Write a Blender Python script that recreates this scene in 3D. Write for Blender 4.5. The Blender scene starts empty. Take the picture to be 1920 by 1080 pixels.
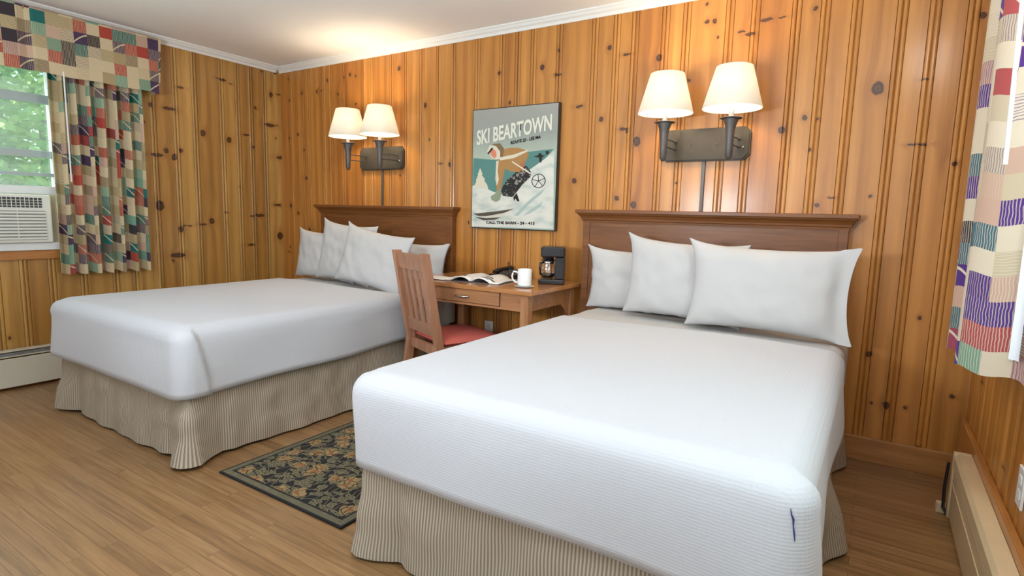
import bpy, bmesh, math, random
from mathutils import Vector, Matrix, noise
PI = math.pi
S = bpy.context.scene
C = S.collection
random.seed(7)

# ------------------------------------------------------------ camera, light, exposure
cam = bpy.data.objects.new('camera', bpy.data.cameras.new('camera'))
C.objects.link(cam)
cam.data.lens = 20.013; cam.data.sensor_width = 36; cam.data.clip_start = .02
cr, cu, cb = (0.841131, 0.540219, 0.025728), (-0.090732, 0.094054, 0.991424), (0.533166, -0.836252, 0.128127)
cam.matrix_world = Matrix(((cr[0], cu[0], cb[0], 4.6339), (cr[1], cu[1], cb[1], -3.3148), (cr[2], cu[2], cb[2], 1.1959), (0, 0, 0, 1)))
S.camera = cam
S.view_settings.view_transform = 'Standard'; S.view_settings.look = 'None'
S.view_settings.exposure = 0.0; S.view_settings.gamma = 1; S.view_settings.use_curve_mapping = False

w = bpy.data.worlds.new('sky'); S.world = w; w.use_nodes = True
w.node_tree.nodes['Background'].inputs[0].default_value = (.78, .92, 1, 1)
w.node_tree.nodes['Background'].inputs[1].default_value = 1.5

def lamp(name, kind, loc, energy, color, rot=(0, 0, 0), size=None, size_y=None, radius=None):
    d = bpy.data.lights.new(name, kind); d.energy = energy; d.color = color
    if size: d.shape = 'RECTANGLE'; d.size = size; d.size_y = size_y or size
    if radius is not None: d.shadow_soft_size = radius
    o = bpy.data.objects.new(name, d); C.objects.link(o); o.location = loc; o.rotation_euler = rot
    return o
sun = lamp('sun', 'SUN', (-6, 0, 8), 6.0, (1, .97, .85), (math.radians(38), math.radians(-18), 0)); sun.data.angle = .02
# cool fill added in front of the closed rear wall, behind the camera
lamp('rear_fill_light', 'AREA', (3.4, -4.95, 1.5), 20, (.50, .77, 1), (math.radians(90), 0, 0), 3.2, 1.5)
# unseen point light added overhead to lift the floor strip beside the right bed
lamp('overhead_fill_light', 'POINT', (4.86, -1.75, 2.34), 17, (1, .96, .92), radius=.16)
# unseen fill added behind the camera, bounced off the ceiling to brighten the room
lamp('ceiling_bounce_fill', 'AREA', (3.0, -3.75, 1.35), 85, (.88, .94, 1), (math.radians(145), 0, 0), .7, .5)
# daylight through the right window
lamp('right_window_daylight', 'AREA', (5.35, -2.5, 1.5), 18, (.85, .92, 1), (0, math.radians(90), 0), 1.1, 1.6)
lamp('left_window_daylight', 'AREA', (-.35, -2.45, 1.6), 7, (.88, .97, 1), (0, math.radians(-90), 0), .7, .7)

# ------------------------------------------------------------ helpers
class MB:
    def __init__(s): s.v = []; s.f = []; s.m = []; s.uv = []; s.sm = []
    def add(s, verts, faces, mi=0, smooth=False, uvs=None):
        b = len(s.v); s.v += [tuple(v) for v in verts]
        for i, f in enumerate(faces):
            s.f.append(tuple(b + k for k in f)); s.m.append(mi); s.sm.append(smooth)
            s.uv.append([uvs[k] for k in f] if uvs else None)
    def box(s, x0, x1, y0, y1, z0, z1, mi=0, bev=0):
        if bev > 0:
            bm = bmesh.new(); bmesh.ops.create_cube(bm, size=1)
            for v in bm.verts: v.co = ((x0+x1)/2 + v.co.x*(x1-x0), (y0+y1)/2 + v.co.y*(y1-y0), (z0+z1)/2 + v.co.z*(z1-z0))
            bmesh.ops.bevel(bm, geom=list(bm.edges), offset=bev, segments=2, affect='EDGES', profile=.5)
            bm.verts.index_update()
            s.add([v.co[:] for v in bm.verts], [[v.index for v in f.verts] for f in bm.faces], mi); bm.free(); return
        v = [(x, y, z) for x in (x0, x1) for y in (y0, y1) for z in (z0, z1)]
        s.add(v, [(0, 1, 3, 2), (4, 6, 7, 5), (0, 4, 5, 1), (2, 3, 7, 6), (0, 2, 6, 4), (1, 5, 7, 3)], mi)
    def grid(s, nu, nv, fn, mi=0, smooth=True, uvf=None, closed=False):
        V = []; U = []
        for j in range(nv + 1):
            for i in range(nu + 1):
                V.append(fn(i / nu, j / nv)); U.append(uvf(i / nu, j / nv) if uvf else (i / nu, j / nv))
        F = [(j*(nu+1)+i, j*(nu+1)+i+1, (j+1)*(nu+1)+i+1, (j+1)*(nu+1)+i) for j in range(nv) for i in range(nu)]
        s.add(V, F, mi, smooth, U)
    def lathe(s, prof, c=(0, 0, 0), n=32, mi=0, smooth=True):
        V = [(c[0] + r*math.cos(2*PI*k/n), c[1] + r*math.sin(2*PI*k/n), c[2] + z) for r, z in prof for k in range(n)]
        F = [(j*n+k, j*n+(k+1) % n, (j+1)*n+(k+1) % n, (j+1)*n+k) for j in range(len(prof)-1) for k in range(n)]
        s.add(V, F, mi, smooth)
        if prof[0][0] > 1e-5: pass
    def disc(s, c, r, n=32, mi=0):
        s.add([(c[0] + r*math.cos(2*PI*k/n), c[1] + r*math.sin(2*PI*k/n), c[2]) for k in range(n)], [tuple(range(n))], mi)
    def tube(s, pts, r, n=10, mi=0, cap=True):
        pts = [Vector(p) for p in pts]; rings = []
        R = r if isinstance(r, (list, tuple)) else [r]*len(pts)
        for i, p in enumerate(pts):
            t = (pts[min(i+1, len(pts)-1)] - pts[max(i-1, 0)]).normalized()
            a = Vector((0, 0, 1)) if abs(t.z) < .9 else Vector((1, 0, 0))
            u = t.cross(a).normalized(); v = t.cross(u)
            rings.append([p + R[i]*(math.cos(2*PI*k/n)*u + math.sin(2*PI*k/n)*v) for k in range(n)])
        V = [q for rg in rings for q in rg]
        F = [(j*n+k, j*n+(k+1) % n, (j+1)*n+(k+1) % n, (j+1)*n+k) for j in range(len(pts)-1) for k in range(n)]
        s.add(V, F, mi, True)
        if cap: s.add(rings[0], [tuple(range(n))], mi); s.add(rings[-1], [tuple(range(n))], mi)
    def prism(s, poly, fn, d0, d1, mi=0):
        n = len(poly)
        V = [fn(p[0], p[1], d0) for p in poly] + [fn(p[0], p[1], d1) for p in poly]
        s.add(V, [tuple(range(n))[::-1], tuple(range(n, 2*n))] + [(k, (k+1) % n, n+(k+1) % n, n+k) for k in range(n)], mi)
    def build(s, name, mats, parent=None, loc=None, recalc=True):
        me = bpy.data.meshes.new(name); me.from_pydata(s.v, [], s.f)
        for m in (mats if isinstance(mats, (list, tuple)) else [mats]): me.materials.append(m)
        if any(u for u in s.uv):
            ul = me.uv_layers.new(name='UVMap')
            for p, u in zip(me.polygons, s.uv):
                if u:
                    for k, li in enumerate(p.loop_indices): ul.data[li].uv = u[k]
        me.polygons.foreach_set('material_index', s.m); me.polygons.foreach_set('use_smooth', s.sm)
        if recalc:
            bm = bmesh.new(); bm.from_mesh(me); bmesh.ops.recalc_face_normals(bm, faces=bm.faces); bm.to_mesh(me); bm.free()
        o = bpy.data.objects.new(name, me); C.objects.link(o)
        if parent: o.parent = parent
        if loc: o.location = loc
        return o

def thing(name, label, cat, loc=(0, 0, 0), rz=0, group=None):
    o = bpy.data.objects.new(name, None); C.objects.link(o); o.empty_display_size = .1
    o.location = loc; o.rotation_euler = (0, 0, rz); o['label'] = label; o['category'] = cat
    if group: o['group'] = group
    return o
def tag(o, label, cat, group=None):
    o['label'] = label; o['category'] = cat
    if group: o['group'] = group
    return o
def struct(o): o['kind'] = 'structure'; return o
def copy_tree(o, parent=None):
    c = o.copy(); C.objects.link(c); c.parent = parent
    for ch in list(o.children): copy_tree(ch, c)
    return c
def mod(o, kind, **k):
    m = o.modifiers.new(kind.lower(), kind)
    for a, b in k.items(): setattr(m, a, b)
    return m

# ------------------------------------------------------------ materials
class NT:
    def __init__(s, name):
        s.m = bpy.data.materials.new(name); s.m.use_nodes = True; s.t = s.m.node_tree
        s.b = s.t.nodes['Principled BSDF']; s.out = s.t.nodes['Material Output']
    def n(s, typ, ins=None, **props):
        nd = s.t.nodes.new(typ)
        for k, v in props.items(): setattr(nd, k, v)
        for k, v in (ins or {}).items(): s.set(nd.inputs[k], v)
        return nd
    def set(s, inp, v):
        if isinstance(v, bpy.types.NodeSocket): s.t.links.new(v, inp)
        elif hasattr(v, 'outputs'): s.t.links.new(v.outputs[0], inp)
        else: inp.default_value = v
    def math(s, op, a, b=None, c=None, clamp=False):
        nd = s.t.nodes.new('ShaderNodeMath'); nd.operation = op; nd.use_clamp = clamp
        for i, v in enumerate((a, b, c)):
            if v is not None: s.set(nd.inputs[i], v)
        return nd.outputs[0]
    def vmath(s, op, a, b=None, out=0):
        nd = s.t.nodes.new('ShaderNodeVectorMath'); nd.operation = op
        s.set(nd.inputs[0], a)
        if b is not None: s.set(nd.inputs[1], b)
        return nd.outputs[out]
    def mix(s, f, a, b, mode='MIX'):
        nd = s.t.nodes.new('ShaderNodeMix'); nd.data_type = 'RGBA'; nd.blend_type = mode
        s.set(nd.inputs[0], f); s.set(nd.inputs[6], a); s.set(nd.inputs[7], b)
        return nd.outputs[2]
    def ramp(s, f, stops, interp='LINEAR'):
        nd = s.t.nodes.new('ShaderNodeValToRGB'); nd.color_ramp.interpolation = interp
        e = nd.color_ramp.elements
        while len(e) < len(stops): e.new(.5)
        for k, (p, c) in enumerate(stops): e[k].position = p; e[k].color = (*c, 1) if len(c) == 3 else c
        s.set(nd.inputs[0], f); return nd.outputs[0]
    def bump(s, h, strength=.3, dist=.01):
        nd = s.n('ShaderNodeBump', {'Height': h, 'Strength': strength, 'Distance': dist}); s.set(s.b.inputs['Normal'], nd.outputs[0])
def srgb(r, g, b):
    f = lambda c: c/255/12.92 if c/255 <= .04045 else ((c/255+.055)/1.055)**2.4
    return (f(r), f(g), f(b))
def simple(name, col, rough=.5, metal=0, var=.08, scale=30, coat=0, bump=0):
    t = NT(name); t.b.inputs['Roughness'].default_value = rough; t.b.inputs['Metallic'].default_value = metal
    if coat: t.b.inputs['Coat Weight'].default_value = coat; t.b.inputs['Coat Roughness'].default_value = .15
    g = t.n('ShaderNodeNewGeometry'); ns = t.n('ShaderNodeTexNoise', {'Vector': g.outputs['Position'], 'Scale': scale, 'Detail': 4})
    c = t.mix(ns.outputs[0], tuple(v*(1-var) for v in col) + (1,), tuple(min(1, v*(1+var)) for v in col) + (1,))
    t.set(t.b.inputs['Base Color'], c)
    if bump: t.bump(ns.outputs[0], bump, .004)
    return t.m

KNOTS_BACK=[(4.567, 1.839, 0.0315), (3.373, 1.646, 0.0277), (3.481, 2.108, 0.0252), (3.374, 1.272, 0.0252), (4.161, 1.667, 0.0227), (0.115, 1.223, 0.0222), (2.708, 2.144, 0.0214), (2.97, 1.421, 0.0203), (4.045, 2.232, 0.0202), (1.45, 2.274, 0.0196), (0.366, 1.02, 0.019), (4.743, 0.304, 0.0185), (1.954, 1.546, 0.0177), (3.172, 2.205, 0.0176), (4.934, 2.115, 0.0176), (2.985, 1.876, 0.0176), (3.287, 1.722, 0.0176), (0.908, 2.285, 0.0174), (0.236, 1.849, 0.0174), (2.826, 2.085, 0.0171), (3.968, 2.171, 0.0164), (4.649, 0.55, 0.0158), (0.219, 1.157, 0.0158), (0.762, 2.146, 0.0152), (0.631, 2.269, 0.0152), (0.301, 2.198, 0.0152), (0.497, 2.192, 0.0152), (0.119, 1.819, 0.0152), (0.337, 1.469, 0.0152), (1.715, 1.983, 0.0152), (3.781, 2.265, 0.0151), (3.284, 2.153, 0.0151), (3.136, 1.789, 0.0151), (3.264, 1.31, 0.0151), (4.263, 1.723, 0.0151), (4.354, 1.284, 0.0151), (2.375, 2.142, 0.0143), (2.462, 1.942, 0.0143), (4.995, 0.399, 0.0132), (0.975, 2.051, 0.0131), (0.555, 2.192, 0.0131), (0.128, 2.148, 0.0131), (1.87, 1.554, 0.0127), (0.072, 0.802, 0.0127), (3.74, 2.268, 0.0126), (3.926, 2.188, 0.0126), (4.117, 2.232, 0.0126), (4.268, 2.25, 0.0126), (4.728, 1.568, 0.0126), (4.768, 1.567, 0.0126), (4.895, 1.477, 0.0126), (0.977, 2.269, 0.0109), (0.12, 2.332, 0.0109), (1.465, 1.471, 0.0109), (4.681, 0.303, 0.0106), (4.82, 0.306, 0.0106), (3.734, 2.359, 0.0101), (3.804, 2.178, 0.0101), (3.622, 1.399, 0.0101), (4.323, 1.712, 0.0101), (4.414, 1.323, 0.0101), (4.583, 1.329, 0.0101), (4.749, 1.863, 0.0101), (2.489, 0.856, 0.0101)]
KNOTS_LEFT=[(-1.075, 1.194, 0.0371), (-0.958, 0.809, 0.0371), (-0.116, 1.926, 0.033), (-0.005, 1.652, 0.033), (-0.04, 0.947, 0.033), (-0.972, 1.927, 0.0289), (-0.718, 1.78, 0.0289), (-0.499, 1.751, 0.0289), (-1.075, 1.572, 0.0289), (-0.673, 1.077, 0.0289), (-0.237, 1.129, 0.0289), (-1.007, 1.612, 0.0247), (-0.951, 1.568, 0.0247), (-0.928, 1.014, 0.0247), (-0.058, 1.226, 0.0247), (-0.537, 2.227, 0.0206), (-0.094, 2.191, 0.0206), (-1.102, 1.934, 0.0206), (-0.329, 0.872, 0.0206), (-0.344, 1.813, 0.0186), (-0.28, 1.717, 0.0186), (-0.75, 1.051, 0.0186), (-0.251, 2.052, 0.0165), (-0.899, 1.623, 0.0165), (-0.877, 2.1, 0.0165), (-0.57, 2.231, 0.0144), (-0.015, 2.205, 0.0144), (-0.308, 1.124, 0.0144), (-0.897, 1.041, 0.0124), (-0.856, 1.041, 0.0124), (-0.47, 2.21, 0.0103), (-0.045, 1.932, 0.0103), (-0.546, 1.149, 0.0103), (-0.049, 2.383, 0.0103)]
POLY={
 'teal':[(2.191, 1.581), (2.363, 1.564), (2.454, 1.58), (2.66, 1.609), (2.835, 1.62), (2.746, 1.536), (2.685, 1.493), (2.59, 1.449), (2.38, 1.344), (2.286, 1.377), (2.195, 1.387)],
 'snow':[(2.186, 1.387), (2.226, 1.399), (2.262, 1.396), (2.328, 1.363), (2.38, 1.344), (2.461, 1.34), (2.579, 1.449), (2.674, 1.502), (2.746, 1.544), (2.836, 1.603), (2.849, 1.109), (2.188, 1.105)],
 'tree':[(2.253, 1.511), (2.274, 1.472), (2.27, 1.461), (2.296, 1.434), (2.292, 1.423), (2.316, 1.396), (2.328, 1.363), (2.202, 1.387), (2.223, 1.421), (2.218, 1.427), (2.236, 1.462), (2.234, 1.468)],
 'jacket':[(2.441, 1.631), (2.508, 1.64), (2.573, 1.635), (2.639, 1.614), (2.648, 1.587), (2.62, 1.539), (2.578, 1.477), (2.512, 1.482), (2.462, 1.502), (2.447, 1.433), (2.426, 1.358), (2.398, 1.349), (2.39, 1.433), (2.399, 1.508), (2.409, 1.563)],
 'sleeve':[(2.566, 1.522), (2.619, 1.557), (2.61, 1.503), (2.578, 1.477)],
 'cap':[(2.309, 1.622), (2.332, 1.663), (2.384, 1.656), (2.419, 1.618), (2.42, 1.567), (2.386, 1.564), (2.351, 1.574), (2.339, 1.602)],
 'face':[(2.333, 1.621), (2.361, 1.638), (2.387, 1.619), (2.391, 1.587), (2.372, 1.571), (2.349, 1.591)],
 'goggle':[(2.312, 1.608), (2.353, 1.65), (2.361, 1.637), (2.323, 1.601)],
 'hood':[(2.349, 1.669), (2.417, 1.673), (2.45, 1.635), (2.442, 1.58), (2.418, 1.567), (2.41, 1.618), (2.384, 1.651)],
 'fur1':[(2.418, 1.579), (2.531, 1.594), (2.636, 1.621), (2.639, 1.61), (2.532, 1.57), (2.42, 1.558)],
 'fur2':[(2.389, 1.554), (2.409, 1.558), (2.402, 1.489), (2.415, 1.433), (2.4, 1.386), (2.385, 1.433), (2.388, 1.508)],
 'trou':[(2.426, 1.344), (2.448, 1.386), (2.475, 1.423), (2.535, 1.464), (2.588, 1.514), (2.633, 1.516), (2.67, 1.475), (2.664, 1.444), (2.603, 1.394), (2.571, 1.358), (2.529, 1.312), (2.45, 1.321)],
 'boot':[(2.383, 1.335), (2.423, 1.372), (2.44, 1.344), (2.428, 1.293), (2.394, 1.278), (2.356, 1.292), (2.349, 1.316)],
 'pole':[(2.513, 1.545), (2.521, 1.551), (2.669, 1.47), (2.663, 1.462)],
 'far1':[(2.682, 1.577), (2.714, 1.581), (2.728, 1.598), (2.744, 1.593), (2.749, 1.58), (2.775, 1.586), (2.751, 1.569), (2.744, 1.534), (2.73, 1.54), (2.727, 1.567)],
 'far2':[(2.773, 1.605), (2.795, 1.611), (2.802, 1.594), (2.782, 1.582)],
 'ski1':[(2.198, 1.194), (2.372, 1.211), (2.54, 1.234), (2.464, 1.205), (2.314, 1.179), (2.255, 1.177)],
 'ski2':[(2.214, 1.173), (2.315, 1.165), (2.443, 1.175), (2.385, 1.156), (2.291, 1.149)],
 'ski3':[(2.267, 1.177), (2.338, 1.18), (2.465, 1.201), (2.442, 1.185), (2.338, 1.169)],
 'sh1':[(2.544, 1.187), (2.618, 1.258), (2.681, 1.308), (2.783, 1.376), (2.754, 1.336), (2.651, 1.258), (2.577, 1.188)],
 'sh2':[(2.62, 1.193), (2.673, 1.231), (2.766, 1.286), (2.747, 1.25), (2.663, 1.203)],
 'leg2':[(2.534, 1.312), (2.561, 1.34), (2.585, 1.285), (2.568, 1.283), (2.551, 1.303), (2.541, 1.284)],
}

def pine(name, axis, knots, light, dark, tint_var=.5):
    """knotty pine boards; per-board tone from the face attribute 'plank'."""
    t = NT(name)
    g = t.n('ShaderNodeNewGeometry'); sp = t.n('ShaderNodeSeparateXYZ', {0: g.outputs['Position']})
    u = sp.outputs['X' if axis == 'x' else 'Y']; z = sp.outputs['Z']
    at = t.n('ShaderNodeAttribute', attribute_name='plank').outputs['Fac']
    P = t.n('ShaderNodeCombineXYZ', {0: u, 1: z}).outputs[0]
    md = None
    wob = t.n('ShaderNodeTexNoise', {'Vector': P, 'Scale': 38, 'Detail': 3})
    wv = t.vmath('SCALE', t.vmath('SUBTRACT', wob.outputs['Color'], (.5, .5, .5))); wv.node.inputs['Scale'].default_value = .02
    Pw = t.vmath('MULTIPLY', t.vmath('ADD', P, wv), (1, 1, 0))
    for (ku, kz, r) in knots:
        d = t.vmath('SUBTRACT', Pw, (ku, kz, 0)); rr = r*.9; hsh = abs(math.sin(ku*91+kz*37))
        wide = (axis == 'y' and hsh > .6) or (axis == 'x' and hsh > .96)
        d = t.vmath('MULTIPLY', d, (1/rr/1.9, 1/rr/.55, 0) if wide else ((1/rr, .8/rr, 0) if hsh < .3 else (1.1/rr, 1/rr, 0)))
        l = t.vmath('LENGTH', d, out=1)
        md = l if md is None else t.math('MINIMUM', md, l)
    # a sparse procedural scatter of pin knots
    vor = t.n('ShaderNodeTexVoronoi', {'Vector': t.vmath('MULTIPLY', Pw, (1, .8, 0)), 'Scale': 1.7, 'Randomness': 1.0}, voronoi_dimensions='2D')
    vd = t.math('MULTIPLY', vor.outputs['Distance'], 70)
    md = t.math('MINIMUM', md, vd)
    fall = t.math('POWER', t.math('SUBTRACT', 1, t.math('DIVIDE', md, 5), clamp=True), 2)
    # grain
    uo = t.math('ADD', t.math('ADD', u, t.math('MULTIPLY', at, 7.31)), t.math('MULTIPLY', fall, .03))
    gv = t.n('ShaderNodeCombineXYZ', {0: t.math('MULTIPLY', uo, 60), 1: t.math('MULTIPLY', z, 1.6), 2: t.math('MULTIPLY', at, 40)}).outputs[0]
    n1 = t.n('ShaderNodeTexNoise', {'Vector': gv, 'Scale': 1, 'Detail': 4, 'Roughness': .6, 'Distortion': .4}).outputs[0]
    gv2 = t.n('ShaderNodeCombineXYZ', {0: t.math('MULTIPLY', uo, 12), 1: t.math('MULTIPLY', z, .9), 2: t.math('MULTIPLY', at, 11)}).outputs[0]
    n2 = t.n('ShaderNodeTexNoise', {'Vector': gv2, 'Scale': 1, 'Detail': 3, 'Distortion': 1.2}).outputs[0]
    rings = t.n('ShaderNodeTexWave', {'Vector': gv2, 'Scale': .32, 'Distortion': 9, 'Detail': 2, 'Detail Scale': .45}, wave_type='BANDS', bands_direction='X').outputs[1]
    f = t.math('ADD', t.math('MULTIPLY', n1, .30), t.math('ADD', t.math('MULTIPLY', n2, .58), t.math('MULTIPLY', rings, .16)))
    col = t.ramp(f, [(.28, dark), (.5, tuple((a*.45+b*.55) for a, b in zip(dark, light))), (.72, light)])
    tone = t.ramp(at, [(0, (.80, .72, .62)), (.3, (.93, .89, .85)), (.6, (1.0, 1.0, 1.0)), (1, (1.08, 1.12, 1.2))])
    col = t.mix(1, col, tone, 'MULTIPLY')
    # knots: warm halo, dark ring, brown heart
    halo = t.math('POWER', t.math('SUBTRACT', 1, t.math('DIVIDE', md, 3.2), clamp=True), 1.6)
    col = t.mix(t.math('MULTIPLY', halo, .8), col, (.30, .105, .02, 1))
    ring = t.ramp(md, [(0, (.95,)*3), (.35, (.78,)*3), (.62, (1,)*3), (.85, (.85,)*3), (1.0, (0,)*3)])
    col = t.mix(ring, col, (.045, .016, .006, 1))
    t.set(t.b.inputs['Base Color'], col)
    t.b.inputs['Roughness'].default_value = .42
    t.b.inputs['Coat Weight'].default_value = .35; t.b.inputs['Coat Roughness'].default_value = .18
    t.bump(f, .12, .002)
    return t.m

def wood(name, light, dark, axis=0, sc=1, rough=.38, coat=.3):
    t = NT(name); tc = t.n('ShaderNodeTexCoord'); sp = t.n('ShaderNodeSeparateXYZ', {0: tc.outputs['Object']})
    m = [26*sc]*3; m[axis] = 1.6*sc
    v = t.vmath('MULTIPLY', tc.outputs['Object'], tuple(m))
    n1 = t.n('ShaderNodeTexNoise', {'Vector': v, 'Scale': 1, 'Detail': 5, 'Roughness': .62, 'Distortion': .6}).outputs[0]
    v2 = t.vmath('MULTIPLY', v, (3.2, 3.2, 3.2))
    n2 = t.n('ShaderNodeTexNoise', {'Vector': v2, 'Scale': 1.4, 'Detail': 2}).outputs[0]
    f = t.math('ADD', t.math('MULTIPLY', n1, .7), t.math('MULTIPLY', n2, .3))
    t.set(t.b.inputs['Base Color'], t.ramp(f, [(.3, dark), (.68, light)]))
    t.b.inputs['Roughness'].default_value = rough
    t.b.inputs['Coat Weight'].default_value = coat; t.b.inputs['Coat Roughness'].default_value = .2
    t.bump(f, .1, .001)
    return t.m

def floor_mat():
    t = NT('oak_strip_floor'); g = t.n('ShaderNodeNewGeometry')
    v = g.outputs['Position']
    br = t.n('ShaderNodeTexBrick', {'Vector': v, 'Color1': (0, 0, 0, 1), 'Color2': (1, 1, 1, 1), 'Mortar': (.5, .5, .5, 1), 'Scale': 1.0, 'Mortar Size': .0011,
             'Mortar Smooth': .4, 'Bias': 0, 'Brick Width': .93, 'Row Height': .057}, offset=.37, offset_frequency=2)
    bw = t.n('ShaderNodeRGBToBW', {0: br.outputs['Color']}).outputs[0]
    sp = t.n('ShaderNodeSeparateXYZ', {0: v})
    row = t.math('FLOOR', t.math('DIVIDE', sp.outputs['Y'], .057))
    wn = t.n('ShaderNodeTexWhiteNoise', {'W': row}, noise_dimensions='1D').outputs[0]
    gv = t.n('ShaderNodeCombineXYZ', {0: t.math('MULTIPLY', sp.outputs['X'], 2.4), 1: t.math('MULTIPLY', sp.outputs['Y'], 48), 2: t.math('MULTIPLY', t.math('ADD', bw, wn), 17)}).outputs[0]
    n1 = t.n('ShaderNodeTexNoise', {'Vector': gv, 'Scale': 1, 'Detail': 5, 'Roughness': .6, 'Distortion': .8}).outputs[0]
    f = t.math('ADD', t.math('MULTIPLY', n1, .75), t.math('MULTIPLY', bw, .11)); f = t.math('ADD', f, t.math('MULTIPLY', wn, .12))
    col = t.ramp(f, [(.28, (.17, .088, .034)), (.5, (.305, .165, .067)), (.75, (.42, .25, .115))])
    col = t.mix(t.math('MULTIPLY', br.outputs['Fac'], .75), col, (.09, .04, .015, 1))
    t.set(t.b.inputs['Base Color'], col); t.b.inputs['Roughness'].default_value = .36
    t.b.inputs['Coat Weight'].default_value = .25; t.b.inputs['Coat Roughness'].default_value = .25
    t.bump(t.math('SUBTRACT', n1, t.math('MULTIPLY', br.outputs['Fac'], 1.5)), .12, .002)
    return t.m

def patchwork(name, bright=False):
    t = NT(name); uv = t.n('ShaderNodeUVMap', uv_map='UVMap').outputs[0]
    cell = t.vmath('FLOOR', uv); fr = t.vmath('FRACTION', uv)
    wn = t.n('ShaderNodeTexWhiteNoise', {'Vector': t.vmath('ADD', cell, (3.5, 8.5, 0))}, noise_dimensions='2D')
    r1 = wn.outputs['Value']; sc = t.n('ShaderNodeSeparateColor', {0: wn.outputs['Color']})
    cream, tan, pink = srgb(214, 196, 160), srgb(178, 158, 118), srgb(205, 170, 150)
    terra, plum, teal, sage, dk = srgb(178, 72, 56), srgb(78, 58, 88), srgb(28, 110, 104), srgb(120, 162, 138), srgb(60, 52, 58)
    if bright: plum, terra, cream, tan, teal = srgb(84, 48, 132), srgb(176, 78, 78), srgb(224, 210, 186), srgb(206, 190, 160), srgb(66, 108, 120)
    base = t.ramp(r1, ([(0, cream), (.36, tan), (.52, terra), (.60, plum), (.72, teal), (.80, sage), (.86, pink), (.96, dk)] if bright else [(0, cream), (.28, tan), (.44, terra), (.57, plum), (.68, teal), (.78, sage), (.88, pink), (.97, dk)]), 'CONSTANT')
    alt = t.ramp(sc.outputs[1], [(0, cream), (.5, tan), (.7, plum), (.85, cream)], 'CONSTANT')
    sf = t.n('ShaderNodeSeparateXYZ', {0: fr}); suv = t.n('ShaderNodeSeparateXYZ', {0: uv})
    nz = t.n('ShaderNodeTexNoise', {'Vector': uv, 'Scale': 2.2, 'Detail': 2}).outputs[0]
    vert = t.math('SINE', t.math('ADD', t.math('MULTIPLY', suv.outputs[0], 58), t.math('MULTIPLY', nz, 9)))
    hor = t.math('SINE', t.math('ADD', t.math('MULTIPLY', suv.outputs[1], 52), t.math('MULTIPLY', nz, 9)))
    sel = t.math('GREATER_THAN', sc.outputs[0], .42)
    st = t.math('ADD', t.math('MULTIPLY', vert, sel), t.math('MULTIPLY', hor, t.math('SUBTRACT', 1, sel)))
    stripe = t.math('MULTIPLY', t.math('GREATER_THAN', st, .45), t.math('MULTIPLY', t.math('GREATER_THAN', sc.outputs[2], .25), .62))
    col = t.mix(stripe, base, alt)
    # a pale curved band across the plum and teal cells
    dg = t.math('ABSOLUTE', t.math('SUBTRACT', sf.outputs[1], t.math('SUBTRACT', .85, t.math('MULTIPLY', t.math('POWER', sf.outputs[0], 1.5), .7))))
    isd = t.math('MULTIPLY', t.math('GREATER_THAN', r1, .54), t.math('LESS_THAN', r1, .78))
    col = t.mix(t.math('MULTIPLY', t.math('MULTIPLY', t.math('LESS_THAN', dg, .07), isd), t.math('GREATER_THAN', sc.outputs[1], .7 if bright else .4)), col, (*cream, 1))
    t.set(t.b.inputs['Base Color'], col); t.b.inputs['Roughness'].default_value = .85
    t.b.inputs['Sheen Weight'].default_value = .1
    tr = t.n('ShaderNodeBsdfTranslucent', {0: col}); mx = t.n('ShaderNodeMixShader', {0: .18, 1: t.b.outputs[0], 2: tr.outputs[0]})
    t.set(t.out.inputs[0], mx.outputs[0])
    return t.m

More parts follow.
